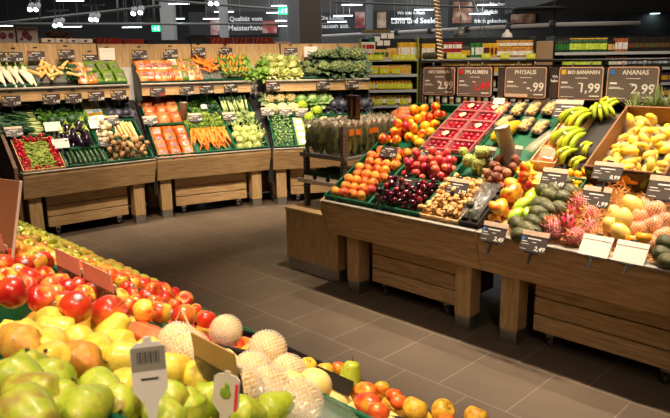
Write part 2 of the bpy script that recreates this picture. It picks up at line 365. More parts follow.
# conduits under the ceiling
def bar(name, p, q, r, m, label, cat, seg=8, group=None):
    return ob(name, G().tube([p, q], r, seg).mesh(name, m), None, None, label, cat, group)
bar('cable_conduit', atY(0, 23, 30), atY(160, 6, 22), .05, gsteel, 'thin grey conduit rising under the ceiling at the left', 'pipe')
bar('cable_conduit', atY(0, 24, 34), atY(330, 24, 34), .06, gsteel, 'long grey conduit running level behind the strip lamps', 'pipe')
bar('cable_conduit', atY(155, 0, 24), atY(288, 10, 30), .05, gsteel, 'grey conduit sloping between the pale pillars', 'pipe')
bar('cable_conduit', atY(335, 2, 20), atY(520, 9, 20), .03, gsteel, 'grey conduit sloping over the counter fascia', 'pipe')
for x in (39, 117, 153, 412):
    bar('drop_rod', atY(x, -6, 23), atY(x+1, 22 if x != 412 else 26, 23), .03, gsteel, {39:'thin drop rod by the leftmost spots', 117:'thin drop rod left of the first exit sign', 153:'thin drop rod holding the first exit sign', 412:'thin drop rod over the Seele lettering'}[x], 'rod')
# exit signs
exg = mat('exit_green', (.02, .75, .32), .4, emit=1.6); exw = mat('exit_white', (.8, 1, .9), .4, emit=2)
for x, y, Y, l in ((156, 28.5, 27, 'small green exit sign left of the first pillar'), (283, 11, 24, 'green exit sign beside the pale right pillar')):
    e = ob('exit_sign', None, None, T(atY(x, y, Y)), l, 'sign', None)
    ob('sign_panel', G().box((0, 0, 0), (.34, .05, .24)).mesh('panel', exg, smooth=False), e)
    gg = G(); gg.ball((-.02,-.03,.065), .018, 8, 6); gg.tube([(-.02,-.03,.045),(-.03,-.03,-.01)], .014, 6); gg.tube([(-.03,-.03,-.01),(.0,-.03,-.04),(-.01,-.03,-.08)], .01, 6); gg.tube([(-.03,-.03,-.01),(-.06,-.03,-.05),(-.09,-.03,-.05)], .01, 6); gg.tube([(-.055,-.03,.0),(-.02,-.03,.03),(.025,-.03,.01)], .009, 6)
    gg.box((.1,-.03,0), (.06,.005,.17)); gg.box((-.12,-.03,.0), (.05,.005,.02))
    ob('running_figure', gg.mesh('figure', exw), e)
    hang(e, .1)
ob('hanging_notice', G().box((0, 0, 0), (.30, .04, .16)).mesh('notice', dark, smooth=False), None, T(atY(149.5, 20, 26.4)), 'small dark hanging notice above the first exit sign', 'sign'); hang(bpy.data.objects['hanging_notice'], .08)
# pale lighting rail with clamped spots over the grocery shelves
p, q = atY(322, 36, 24), atY(556, 24.5, 17)
rail = ob('lighting_rail', None, None, None, 'long pale lighting rail over the grocery shelves', 'rail')
ob('rail_body', G().tube([p, (p+q)/2, q], .05, 8).mesh('rail', mat('pale_rail', S(236,226,220), .5)), rail)
q2 = atY(640, 23, 17)
ob('rail_body', G().tube([q, q2], .05, 8).mesh('rail', mat('pale_rail', 0)), rail)
for u in (.4, .55, .7, .85, .99):
    c = p.lerp(q, u); ob('clamp', G().box(c, (.18, .16, .2), bev=.03).mesh('clamp', mat('clamp_grey', S(70,72,76), .5)), rail)
for x, y in ((509, 8), (549, 5)):
    pass
ob('hanging_disc', G().lathe([(.02,.05),(.5,.02),(.52,0),(.5,-.03),(.04,-.05)], 28).mesh('disc', dark), None, T(atY(539, 9, 13)) @ SCL(1.0), 'black round hanging shade above the cardboard panel', 'lamp')
bar('hanging_rod', atY(554, -5, 13), atY(555, 37, 13), .012, black, 'thin black rod hanging right of the black disc', 'rod')
for xa, xb, xc, l in ((457, 466, 500, 'left'), (484, 479, 0, 'middle'), (472, 488, 0, 'right')):
    bar('suspension_wire', atY(xa, -4, 11.6), atY(xb, 38, 11.6), .006, steel, 'thin slanting wire over the shelf, '+l+' of three', 'wire', 6)
# coiled cord
pts = []; top = atY(436, -8, 5.6); bot = atY(441, 60, 5.4); n = 260
for i in range(n):
    u = i/(n-1); a = u*19*2*PI; c = top.lerp(bot, u); pts.append(c + Vector((math.cos(a)*.021, math.sin(a)*.021, 0)))
ob('coiled_cord', G().tube(pts, .0075, 5).mesh('coiled_cord', mat('beige_cord', S(206,184,150), .5)), None, None, 'beige coiled cord hanging left of the plum sign', 'cord')
# ---------------------------------------------------------------- display furniture (built in the display's own axes: x along, y in, z up)
def display(F, s0, L, label, grp, depth=1.22, back=None, legs=(.13, .13), shelf=False, cartlabel=None):
    r = ob('produce_display', None, None, T(F.O) @ F.V, label, 'display stand', grp)
    e = .004
    g = G(); g.prism([(0, .70), (.08, .47), (.105, .47), (.105, .72), (.0, .735)], s0+e, s0+L-e)
    ob('fascia', g.mesh('fascia', oakh, smooth=False), r)
    g = G(); g.box((s0+L/2, .05, .742), (L-2*e, .125, .016), bev=.004); ob('front_edge', g.mesh('front_edge', lip), r)
    zb = F.z0+F.k*depth-.13
    g = G(); g.prism([(.106, .66), (depth, zb-.03), (depth, zb), (.106, .69)], s0+e, s0+L-e); ob('sloping_bed', g.mesh('bed', dark, smooth=False), r)
    for s in (s0+legs[0]+.06, s0+L-legs[1]-.06):
        g = G(); g.box((s, .185, .29), (.125, .12, .38)); lg = ob('leg', g.mesh('leg', oakv, smooth=False), r)
        g = G(); g.box((s, .185, .052), (.118, .112, .1)); ob('foot_cap', g.mesh('foot_cap', steel, smooth=False), lg)
        zr = F.z0+F.k*(depth-.1)-.25
        g = G(); g.box((s, depth-.1, zr/2), (.125, .12, zr)); ob('leg', g.mesh('leg', oakv, smooth=False), r)
    if not back:
        g = G(); g.box((s0+L/2, depth+.012, (zb)/2+.15), (L-2*e, .02, zb-.1)); ob('back_board', g.mesh('back_board', oakv, smooth=False), r)
    if shelf:
        t0, zf = .56, 1.56
        g = G(); g.prism([(t0, zf-.035), (t0+.02, zf), (back[0], zf+.24), (back[0], zf+.2)], s0+.01, s0+L-.01); sh = ob('upper_shelf', g.mesh('upper_shelf', dark, smooth=False), r)
        g = G(); g.box((s0+L/2, t0+.01, zf-.0), (L-.02, .07, .024), bev=.005); ob('shelf_edge', g.mesh('edge', lip), sh)
        g = G(); g.box((s0+L/2, t0+.012, zf-.075), (L-.03, .02, .12)); ob('shelf_rail', g.mesh('rail', oakh, smooth=False), sh)
        g = G(); g.box((s0+L/2, t0+.0, zf-.03), (L-.03, .006, .012)); ob('rail_trim', g.mesh('rail_trim', gsteel, smooth=False), sh)
        for s in (s0+.02, s0+L-.02):
            g = G(); g.prism([(t0+.03, zf-.2), (t0+.03, zf-.02), (back[0], zf+.2), (back[0], zf-.25)], s-.006, s+.006); ob('shelf_bracket', g.mesh('bracket', black, smooth=False), sh)
    # wheeled chest below
    c0, c1 = s0+legs[0]+.19, s0+L-legs[1]-.17
    c = ob('wheeled_chest', None, None, T(F.O) @ F.V, cartlabel, 'storage cart', 'slatted wheeled chests under the displays')
    cm = (c0+c1)/2
    for k in range(3):
        g = G(); g.box((cm, .215, .165+k*.117), (c1-c0, .02, .107), bev=.003); ob('front_board', g.mesh('board', oakh, smooth=False), c)
    g = G(); g.box((cm, .235, .28), (c1-c0-.02, .018, .33)); g.box((c0+.012, .47, .28), (.02, .46, .33)); g.box((c1-.012, .47, .28), (.02, .46, .33)); g.box((cm, .69, .28), (c1-c0, .02, .33)); g.box((cm, .47, .12), (c1-c0-.04, .46, .02))
    ob('chest_body', g.mesh('body', mat('dark_oak', [S(90,66,46), S(116,86,60)], .6, 6), smooth=False), c)
    for x in (c0+.1, c1-.1):
        for y in (.26, .65):
            g = G(); g.box((x, y, .095), (.05, .05, .03)); g.box((x-.018, y, .065), (.004, .03, .05)); g.box((x+.018, y, .065), (.004, .03, .05))
            cs = ob('caster', g.mesh('caster', chrome, smooth=False), c)
            g = G(); g.X = T((x, y+.008, .032)) @ RY(90); g.lathe([(.008,-.012),(.026,-.012),(.03,-.006),(.03,.006),(.026,.012),(.008,.012)], 18); ob('wheel', g.mesh('wheel', mat('rubber_grey', S(70,68,66), .5)), cs)
    return r
display(ISL, -1.4, 1.4, 'oak island display stand carrying the peaches, nectarines and ginger', 'oak produce displays', legs=(.16, .1), cartlabel='three-board wheeled chest under the peach display')
display(ISL, 0, 1.4, 'oak island display stand carrying avocados, dragon fruit and bananas', 'oak produce displays', legs=(.13, .02), cartlabel='three-board wheeled chest under the avocado display, nearest the right edge')
display(VA, 0, 1.42, 'oak wall display stand carrying radishes, cucumbers and potatoes', 'oak produce displays', depth=.95, back=(1.0, 2.04), legs=(.06, .12), shelf=True, cartlabel='three-board wheeled chest below the radishes at the left')
display(VB, 0, 1.42, 'oak wall display stand carrying carrots and kohlrabi', 'oak produce displays', depth=.95, back=(1.0, 2.04), legs=(.05, .1), shelf=True, cartlabel='three-board wheeled chest below the bunched carrots')
display(VC, 0, 1.42, 'oak wall display stand carrying sprouts, cabbages and cauliflowers', 'oak produce displays', depth=.95, back=(1.0, 2.04), legs=(.05, .1), shelf=True, cartlabel='three-board wheeled chest behind the herb rack')
display(NEAR, -1.1, 1.4, 'near display stand carrying mangoes and netted pears along the bottom edge', 'oak produce displays', cartlabel='wheeled chest under the near mango display')
display(NEAR, .3, 1.4, 'near display stand carrying red apples and yellow pears', 'oak produce displays', cartlabel='wheeled chest under the near red apple display')
display(NEAR, 1.7, 1.4, 'near display stand carrying small yellow-green apples at its far end', 'oak produce displays', cartlabel='wheeled chest under the far end of the near display')
# oak back panels standing along the curve behind the three wall displays
def on_line(x, F, t):
    d = ray(x, 60); # vertical plane through F at depth t
    l = (F.O.dot(F.b)+t)/d.dot(F.b); return Vector((d.x*l, d.y*l, 0))
for (xa, Fa, xb, Fb, l) in ((-30, VA, 97, VA, 'oak back panel behind the white radishes, leftmost'), (98.5, VB, 191, VB, 'oak back panel behind the bagged carrots'), (192.5, VB, 279.5, VC, 'oak back panel behind the loose carrots and lettuces'), (281, VC, 359, VC, 'oak back panel behind the cauliflowers')):
    p, q = on_line(xa, Fa, 1.03), on_line(xb, Fb, 1.03); d = q-p; M = T(p) @ Matrix.Rotation(math.atan2(d.y, d.x), 4, 'Z'); r = ob('back_panel', None, None, M, l, 'panel', 'oak back panels')
    ob('panel_board', G().box((d.length/2, 0, 1.025), (d.length, .024, 2.03)).mesh('board', oakv, smooth=False), r)
    ob('pale_sheet', G().box((d.length/2, -.016, 1.15), (d.length-.01, .006, 1.22)).mesh('sheet', mat('pale_sheet', S(206,202,196), .5), smooth=False), r)
def infill(F, G_, label):
    g = G(); a0, a1, b0, b1 = F.pt(1.42, .10, .60), F.pt(1.42, .97, 1.36), G_.pt(0, .10, .60), G_.pt(0, .97, 1.36); dn = Vector((0, 0, -.3))
    g.add([a0, b0, b1, a1, a0+dn, b0+dn, b1+dn, a1+dn], [(0,1,2,3),(7,6,5,4),(0,4,5,1),(1,5,6,2),(2,6,7,3),(3,7,4,0)]); ob('infill_board', g.mesh('infill_board', dark, smooth=False), None, None, label, 'board')
infill(VA, VB, 'dark wedge board between the radish display and the carrot display'); infill(VB, VC, 'dark wedge board between the carrot display and the sprout display')
g = G(); g.prism([(.05, 0), (.05, .80), (1.0, 1.60), (1.0, 0)], -.06, -.025); ob('wooden_end_board', g.mesh('wooden_end_board', mat('dark_oak', 0), smooth=False), None, T(VA.O) @ VA.V, 'dark wooden end panel at the left of the radish display', 'panel')
VAu, VBu, VCu = (Fr(*(F.O + F.b*.58).xy, math.degrees(F.ang), 1.577, .53) for F in (VA, VB, VC))
# end cabinet of the island
r = ob('end_cabinet', None, None, T(ISL.O) @ ISL.V, 'oak end cabinet standing at the left end of the peach display', 'cabinet')
s0, s1, t0, t1 = -2.05, -1.41, .19, 1.3
ob('cabinet_body', G().box(((s0+s1)/2, (t0+t1)/2, .325), (s1-s0, t1-t0, .43)).mesh('body', oakv, smooth=False), r)
ob('plinth', G().box(((s0+s1)/2+.005, (t0+t1)/2, .055), (s1-s0-.02, t1-t0-.03, .11)).mesh('plinth', steel, smooth=False), r)
ob('cabinet_top', G().box(((s0+s1)/2, (t0+t1)/2, .553), (s1-s0+.01, t1-t0+.02, .026), bev=.004).mesh('top', oakh, smooth=False), r)
# side board of the island
def sideboard(F, s, label):
    g = G(); g.prism([(.0, .70), (.08, .47), (1.2, .9), (1.2, F.z0+F.k*1.2-.06), (.0, .735)], s-.02, s); return ob('side_board', g.mesh('side', oakh, smooth=False), None, T(F.O) @ F.V, label, 'board')
sideboard(ISL, -1.402, 'sloping oak side board at the left end of the peach display')
# ---------------------------------------------------------------- crates (in the bed's own sloping axes)
def crate(F, s0, s1, t0, t1, label, m=None, h=.10, top=.012, wall=.008, name='crate', grp='green plastic crates', slots=True, cat='crate', rim=.012):
    m = m or greenp; c = math.hypot(1, F.k); y0, y1 = t0*c, t1*c; W, D = s1-s0, y1-y0
    g = G(); z0 = top-h
    g.box((W/2, D/2, z0+.003), (W, D, .006))
    for k, (cx, cy, sx, sy) in enumerate(((W/2, wall/2, W, wall), (W/2, D-wall/2, W, wall), (wall/2, D/2, wall, D), (W-wall/2, D/2, wall, D))):
        g.box((cx, cy, (top+z0)/2), (sx, sy, h-.002))
        if rim: g.box((cx, cy, top), (sx+rim, sy+rim*.4, .010) if sx > sy else (sx+rim*.4, sy+rim, .010), bev=.003)
    if slots:
        n = int(W/.05)
        for i in range(n): g.box(((i+.5)*W/n, -.003, (top+z0)/2), (.010, .006, h*.8)); g.box(((i+.5)*W/n, D+.003, (top+z0)/2), (.010, .006, h*.8))
        n = int(D/.05)
        for i in range(n): g.box((-.003, (i+.5)*D/n, (top+z0)/2), (.006, .010, h*.8)); g.box((W+.003, (i+.5)*D/n, (top+z0)/2), (.006, .010, h*.8))
    return ob(name, g.mesh(name, m, smooth=False), None, T(F.bed(s0, t0)) @ F.M, label, cat, grp)
# ---------------------------------------------------------------- price signs
def smallsign(price, blank=False, red=False, flap=True, w=.205, h=.14, name=None, chip=None):
    """card lying in XY, facing +Z; x right, y up, origin at the lower edge's middle"""
    parts = []
    g = G(); g.box((0, h*.38, 0), (w, h*.76, .003), bev=.001)
    card = g.mesh('card', blankc if blank else card_d, smooth=False)
    g = G(); g.box((0, h*.88, .002), (w*1.01, h*.24, .004), bev=.001)
    if flap: parts.append(('header', g.mesh('header', blankc if blank else card_l, smooth=False)))
    g = G(); g.box((0, -.004, -.004), (w*.5, .012, .01)); g.box((0, -.035, -.004), (.012, .07, .006)); g.box((0, h+.006, -.003), (w*.25, .016, .01), bev=.003)
    parts.append(('clip_foot', g.mesh('clip_foot', black, smooth=False)))
    sub = []
    if not blank:
        sub.append(('price', T0(text(price, h*.30, redp if red else white, 'RIGHT', shear=.15), (w*.46, h*.18, .0022))))
        g = G()                                                        # lines too small to read in the photo
        for (x, y, l, b) in ((0, .62, .5, .055), (-.34, .46, .2, .035), (.02, .46, .16, .03), (-.3, .34, .28, .022), (-.33, .1, .2, .02)):
            g.box((x*w, y*h, .0018), (l*w, b*h, .001))
        sub.append(('small_print', g.mesh('small_print', white, smooth=False)))
        if chip: g = G(); g.box((-w*.42, h*.6, .002), (w*.1, h*.14, .002)); sub.append(('chip', g.mesh('chip', chip, smooth=False)))
    return Kind('price_sign', 'price sign', None, [('card', card, sub)] + parts)
def T0(me, v):
    for p in me.vertices: p.co += Vector(v)
    return me
_sg = {}
yel = mat('yellow_chip', S(240,190,40), .5); blu = mat('blue_chip', S(60,120,200), .5)
def sign(F, x, y, price, label, lift=.03, tilt=28, yaw=0, grp='small price signs', key='', **kw):
    """x, y: measured photo point of the card's lower middle"""
    k = (price, key, tuple(sorted((a, str(b)) for a, b in kw.items())))
    if k not in _sg: _sg[k] = smallsign(price, **kw)
    s, t = F.at(x, y, lift)
    M = T(F.bed(s, t, lift)) @ F.V @ RZ(yaw) @ RX(90-tilt)
    return _sg[k].put(M, label, grp)
# ---------------------------------------------------------------- sorts of produce
import bmesh
def prof_apple(n=12):
    return [(max(.02, .5*math.sin(PI*k/n)*(1+.12*math.cos(PI*k/n)*-1)) , -.44*math.cos(PI*k/n) + (.13*math.exp(-((k/n)/.13)**2) if k < n/2 else -.20*math.exp(-(((n-k)/n)/.16)**2))) for k in range(n+1)]
def apple_mesh(name, m, seg=18, n=14, sq=1.0, calyx=True):
    """diameter 1: shoulders wider than the base, dimples at stem and blossom end"""
    P = []
    for k in range(n+1):
        u = k/n; th = PI*u; r = .5*math.sin(th)**.85*(.93+.09*u); z = -.45*math.cos(th)*sq
        if u < .12: z += .10*(1-u/.12)**1.3
        if u > .82: z -= .19*((u-.82)/.18)**1.2
        P.append((max(r, .006), z))
    def f(p, a): return Vector((p.x*(1+.03*math.cos(5*a)*(p.z < -.2)), p.y*(1+.03*math.cos(5*a)*(p.z < -.2)), p.z))
    g = G(); g.lathe(P, seg, f)
    if calyx:
        g.m = 1
        for i in range(5): a = i*2*PI/5; g.leaf((0, 0, -.36*sq), (math.cos(a), math.sin(a), -.9), (0, 0, 1), .07, .05, .1, 2, th=.006)
        return g.mesh(name, m, stemm)
    return g.mesh(name, m)
stemm = mat('brown_stem', S(86,60,34), .8)
def stem_mesh(z0=.26, L=.22, r=.018, tilt=.06): return G().tube([(0, 0, z0), (tilt*.4, 0, z0+L*.5), (tilt, .01, z0+L)], [r*.8, r*.7, r*1.2], 6).mesh('stem', stemm)
def sticker_mesh(R=.5, z=.15, a=.3):
    g = G(); n = Vector((math.cos(a)*math.cos(z), math.sin(a)*math.cos(z), math.sin(z)));
    q = n.to_track_quat('Z', 'Y').to_matrix().to_4x4(); g.X = T(n*R) @ q; g.lathe([(.001, .0), (.12, -.014), (.12, -.004), (.001, .012)], 12); return g.mesh('sticker', mat('fruit_sticker', [S(240,236,240), S(210,200,220), S(80,70,150)], .4, 14))
mred = mat('red_apple_skin', [S(250,196,80), S(236,124,50), S(212,58,30), S(186,24,22)], .28, 1.8, rand=.3, det=5, coat=.3, stretch=(1,1,.5), ramp=[0,.3,.6,1])
mry = mat('red_yellow_apple_skin', [S(250,214,80), S(246,176,60), S(226,80,34), S(208,44,26)], .3, 1.8, rand=.35, det=4, coat=.3, stretch=(1,1,.5), ramp=[0,.35,.62,1])
myg = mat('yellow_green_apple_skin', [S(160,172,36), S(190,190,48), S(210,176,50), S(200,96,40)], .3, 1.5, rand=.2, coat=.3, ramp=[0,.55,.82,1])
mpeary = mat('yellow_pear_skin', [S(232,190,50), S(246,216,84), S(226,196,66)], .38, 4, rand=.3, det=6, coat=.15)
mpearg = mat('green_pear_skin', [S(170,150,60), S(186,196,56), S(160,180,44), S(206,200,80)], .42, 3, rand=.3, det=8, coat=.1)
mbosc = mat('russet_pear_skin', [S(196,122,42), S(216,150,54), S(224,180,70)], .5, 4, rand=.25, det=8)
mpeach = mat('peach_skin', [S(240,186,70), S(246,160,52), S(226,96,48), S(168,44,40)], .55, 1.7, rand=.3, sss=.1, ramp=[0,.4,.7,1])
mnect = mat('nectarine_skin', [S(252,210,50), S(252,186,30), S(232,96,34), S(184,26,36)], .25, 1.6, rand=.35, coat=.4, ramp=[0,.42,.68,1])
mplumr = mat('pink_plum_skin', [S(236,120,80), S(220,66,76), S(176,26,60)], .35, 2, rand=.4, coat=.2)
mplumd = mat('dark_plum_skin', [S(126,20,36), S(76,12,34), S(40,10,30)], .2, 2, rand=.6, coat=.5)
def ap_kind(name, m, st=True, stk=True, sq=1.0, cat='apple'):
    p = [('stem', stem_mesh())] if st else []
    if stk: p.append(('sticker', sticker_mesh(.492, .25, .6)))
    return Kind(name, cat, apple_mesh(name, m, sq=sq), p)
K_red = ap_kind('apple', mred); K_ry = ap_kind('apple', mry); K_yg = ap_kind('apple', myg, stk=False)
def pear_mesh(name, m, neck=.5, seg=18, bend=.05, L=1.45):
    """belly diameter 1, length L along z, stem end up"""
    P = []; n = 16
    for k in range(n+1):
        u = k/n; z = -.5+L*u
        if u < .62: r = .5*math.sin(PI*min(1, (u/.62)*.5+.0)) ** .62 if u < .31 else .5*(1-(1-neck)*((u-.31)/.5)**2*.62)
        else: r = .5*(1-(1-neck)*((.62-.31)/.5)**2*.62)*(1-(u-.62)/.38*.36)
        if u > .9: r *= math.sqrt(max(0.003, 1-((u-.9)/.1)**2))
        P.append((max(r, .012), z + (.05*(1-u/.08) if u < .08 else 0)))
    def f(p, a): return Vector((p.x + bend*math.sin((p.z+.5)*2.2), p.y, p.z))
    g = G(); g.lathe(P, seg, f)
    g.m = 1
    for i in range(5): a = i*2*PI/5; g.leaf((0, 0, -.45), (math.cos(a), math.sin(a), -.6), (0, 0, 1), .08, .05, .1, 2, th=.006)
    return g.mesh(name, m, stemm)
def pear_kind(m, neck=.5, bend=.05, L=1.45, stk=True):
    p = [('stem', G().tube([(bend*0, 0, L-.54), (.02, 0, L-.42), (.06, .01, L-.32)], [.03, .025, .035], 6).mesh('stem', stemm))]
    if stk: p.append(('sticker', sticker_mesh(.5, .1, .3)))
    return Kind('pear', 'pear', pear_mesh('pear', m, neck, bend=bend, L=L), p)
K_py = pear_kind(mpeary); K_pg = pear_kind(mpearg, .55, .08, 1.35, False); K_bo = pear_kind(mbosc, .45, .1, 1.6)
def peach_mesh(name, m, seg=16, n=11):
    P = []
    for k in range(n+1):
        u = k/n; z = -.48*math.cos(PI*u); 
        if u > .84: z -= .10*((u-.84)/.16)
        P.append((max(.5*math.sin(PI*u), .006), z))
    def f(p, a):
        q = .055*math.exp(-((abs(((a+PI) % (2*PI))-PI))/.22)**2); return Vector((p.x*(1-q*1.6), p.y, p.z))
    return G().lathe(P, seg, f).mesh(name, m)
K_pe = Kind('peach', 'peach', peach_mesh('peach', mpeach)); K_ne = Kind('nectarine', 'nectarine', peach_mesh('nectarine', mnect))
K_pl = Kind('plum', 'plum', peach_mesh('plum', mplumr, 12, 8)); K_pd = Kind('plum', 'plum', peach_mesh('plum', mplumd, 12, 8))
# mango, avocado, melon-like fruits
def ell_kind(name, cat, m, rr, noi=0, egg=.12, seg=16, rings=10, stem=None, hook=0, ns=3):
    def f(q): return Vector((q.x*(1-egg*q.z/rr[2]) + hook*(q.z/rr[2])**2*rr[0], q.y*(1-egg*q.z/rr[2]), q.z))
    g = G().ball((0, 0, 0), rr, seg, rings, f, noi, ns)
    return Kind(name, cat, g.mesh(name, m), [('stem', stem)] if stem else [])
mmango = mat('mango_skin', [S(120,140,40), S(232,176,50), S(226,96,36), S(200,44,40)], .3, 1.3, rand=.25, coat=.3, ramp=[0,.3,.65,1], stretch=(1,1,1))
K_ma = ell_kind('mango', 'mango', mmango, (.42, .38, .55), hook=.18, stem=stem_mesh(.53, .07, .03, .02))
mavo = mat('avocado_skin', [S(50,54,30), S(82,84,44), S(104,100,60)], .33, 5, rand=.2, bump=.5, bscale=30, coat=.2)
K_av = ell_kind('avocado', 'avocado', mavo, (.38, .38, .52), egg=.25, stem=stem_mesh(.5, .04, .04, 0))
K_avs = Kind('avocado', 'avocado', K_av.root, [('stem', stem_mesh(.5, .04, .04, 0)), ('sticker', sticker_mesh(.385, .1, .3))])
mlime = mat('green_mango_skin', [S(120,170,30), S(160,200,40), S(196,214,70)], .35, 2, rand=.2, coat=.3)
K_li = ell_kind('green_mango', 'mango', mlime, (.33, .28, .55), egg=.1, hook=.2)
mquince = mat('golden_fruit_skin', [S(206,160,40), S(230,186,60), S(190,130,40)], .4, 5, rand=.2, det=8)
K_qu = Kind('quince', 'quince', apple_mesh('quince', mquince, sq=.98), [('stem', stem_mesh(.28, .1, .025))])
mnash = mat('pale_pear_skin', [S(240,206,112), S(248,224,150)], .4, 4, rand=.2, det=6)
K_na = Kind('nashi_pear', 'pear', apple_mesh('nashi_pear', mnash), [('stem', stem_mesh())])
mpep = mat('pepino_skin', [S(240,206,92), S(250,226,128), S(214,170,80)], .3, 2, rand=.2, coat=.3)
K_pp = ell_kind('pepino', 'melon', mpep, (.45, .45, .56), egg=.15, stem=stem_mesh(.54, .08, .03))
mkaki = mat('persimmon_skin', [S(244,150,24), S(250,176,40)], .3, 2, rand=.2, coat=.3)
def calyx4(): 
    g = G()
    for i in range(4): a = i*PI/2+.4; g.leaf((0, 0, .3), (math.cos(a), math.sin(a), .15), (0, 0, 1), .3, .26, .2, 3, th=.01)
    return g.mesh('calyx', mat('calyx_green', S(110,120,50), .7))
K_ka = Kind('persimmon', 'persimmon', apple_mesh('persimmon', mkaki, sq=.8, calyx=False), [('calyx', calyx4())])
# foam net sleeve round a fruit
mnet = mat('white_foam_net', S(255,236,216), .6, sss=.2); mnetp = mat('pink_foam_net', S(250,196,190), .6, sss=.2)
def net_mesh(rr, m, seg=16, rings=11, cover=.86, th=.045):
    bm = bmesh.new(); V = {}
    for k in range(rings+1):
        u = -PI/2*cover + PI*(.5*cover+.36)*k/rings
        for i in range(seg):
            a = 2*PI*(i + .5*(k % 2))/seg; V[k, i] = bm.verts.new((rr[0]*math.cos(u)*math.cos(a), rr[1]*math.cos(u)*math.sin(a), rr[2]*math.sin(u)))
    for k in range(rings-1):
        for i in range(seg):
            o = 0 if k % 2 == 0 else 1
            bm.faces.new((V[k, i], V[k+1, (i+o) % seg], V[k+2, i], V[k+1, (i-1+o) % seg]))
    bmesh.ops.wireframe(bm, faces=bm.faces[:], thickness=th, offset=0, use_replace=True, use_even_offset=False)
    me = bpy.data.meshes.new('foam_net'); bm.to_mesh(me); bm.free(); me.materials.append(m)
    me.polygons.foreach_set('use_smooth', [True]*len(me.polygons)); return me
K_nan = Kind('netted_nashi_pear', 'pear', K_na.root, [('foam_net', net_mesh((.53, .53, .53), mnet, 26, 18, th=.036), [], 'white foam net sleeve'), ('stem', stem_mesh())])
K_ppn = Kind('netted_persimmon', 'persimmon', apple_mesh('netted_persimmon', mkaki, sq=.9), [('foam_net', net_mesh((.53, .53, .52), mnet, 18, 11), [], 'white foam net sleeve')])
# dragon fruit
mdrag = mat('dragon_fruit_skin', [S(206,30,66), S(226,60,90), S(236,110,110)], .45, 3, rand=.1)
mdscale = mat('dragon_scale', [S(214,60,90), S(190,190,60)], .5, 2)
def dragon():
    g = G().ball((0, 0, 0), (.42, .42, .52), 16, 10); root = g.mesh('dragon_fruit', mdrag); g = G()
    for k in range(6):
        for i in range(6):
            a = i*PI/3 + k*.5; u = -.9+k*.36; p = Vector((.41*math.cos(u)*math.cos(a), .41*math.cos(u)*math.sin(a), .5*math.sin(u)))
            g.leaf(p, Vector((p.x, p.y, .5+.2*k*.3)), p, .19+.02*k, .15, -.15, 3, th=.01)
    for i in range(6): a = i*PI/3; g.leaf((0, 0, .48), (math.cos(a)*.5, math.sin(a)*.5, 1), (math.cos(a), math.sin(a), 0), .25, .1, .3, 3, th=.01)
    return root, g.mesh('scales', mdscale)
dr, ds = dragon(); K_dr = Kind('dragon_fruit', 'dragon fruit', dr, [('scales', ds)])
K_drn = Kind('netted_dragon_fruit', 'dragon fruit', dr, [('scales', ds), ('foam_net', net_mesh((.5, .5, .55), mnetp, 18, 13, th=.035), [], 'pink foam net sleeve')])
# long things, lying along +y from the thick end
def taper_kind(name, cat, m, L, r0, r1, green=None, gl=.1, seg=9, bow=.0, noi=0, tail=True, gn=6):
    pts = []; rad = []; n = 9
    for k in range(n+1):
        u = k/n; pts.append((bow*math.sin(PI*u), L*u, 0)); r = r0+(r1-r0)*u**.8
        if k == 0: r *= .6
        if k == n and tail: r *= .35
        rad.append(r*(1+noi*noise.noise(Vector((u*9, r0*90, 1)))))
    me = G().tube(pts, rad, seg).mesh(name, m); ps = []
    if green:
        g = G()
        for i in range(gn):
            a = 2*PI*i/gn; d = Vector((math.cos(a)*.35, -1, abs(math.sin(a))*.5)); g.leaf((0, 0, 0), d, (math.cos(a), .2, math.sin(a)+.5), gl*rnd(.7, 1.1), gl*.22, .35, 4, th=.0006)
        ps.append(('leaf_top', g.mesh('leaf_top', green)))
    return Kind(name, cat, me, ps)
mcar = mat('carrot_skin', [S(226,110,20), S(240,136,34), S(250,160,60)], .45, 8, rand=.2, stretch=(1,5,1))
mgr = mat('leaf_green', [S(44,84,24), S(80,128,38), S(128,166,60)], .5, 14, rand=.2)
mgl = mat('light_leaf', [S(84,118,30), S(136,162,52), S(186,196,96)], .5, 14, rand=.2)
mdg = mat('dark_leaf', [S(18,46,26), S(34,76,36), S(60,104,50)], .5, 14, rand=.2)
K_ca = taper_kind('carrot', 'carrot', mcar, .17, .0125, .003, mgr, .05, gn=3)
K_ca2 = taper_kind('carrot', 'carrot', mcar, .15, .014, .006)
mpar = mat('parsnip_skin', [S(214,168,98), S(236,200,136), S(244,216,160)], .6, 9, rand=.2, stretch=(1,6,1))
K_pa = taper_kind('parsnip', 'parsnip', mpar, .26, .024, .008, noi=.3)
mdai = mat('white_radish_skin', [S(236,222,184), S(250,242,222)], .4, 5, rand=.2)
K_da = taper_kind('white_radish', 'radish', mdai, .24, .026, .008, mgl, .07, gn=4, noi=.2)
mcuc = mat('cucumber_skin', [S(16,40,20), S(30,64,28), S(56,92,40)], .3, 12, rand=.2, stretch=(3,1,3), coat=.3)
K_cu = taper_kind('cucumber', 'cucumber', mcuc, .19, .024, .02, bow=.008)
mpot = mat('potato_skin', [S(150,110,70), S(186,146,98), S(208,170,120)], .8, 5, rand=.4, det=6)
K_po = [ell_kind('potato', 'potato', mpot, (.029, .027, .037), noi=.13, egg=.05, seg=12, rings=8, ns=1.3+i*.4) for i in range(3)]
maub = mat('aubergine_skin', [S(22,12,26), S(40,18,44)], .12, 3, coat=.8); 
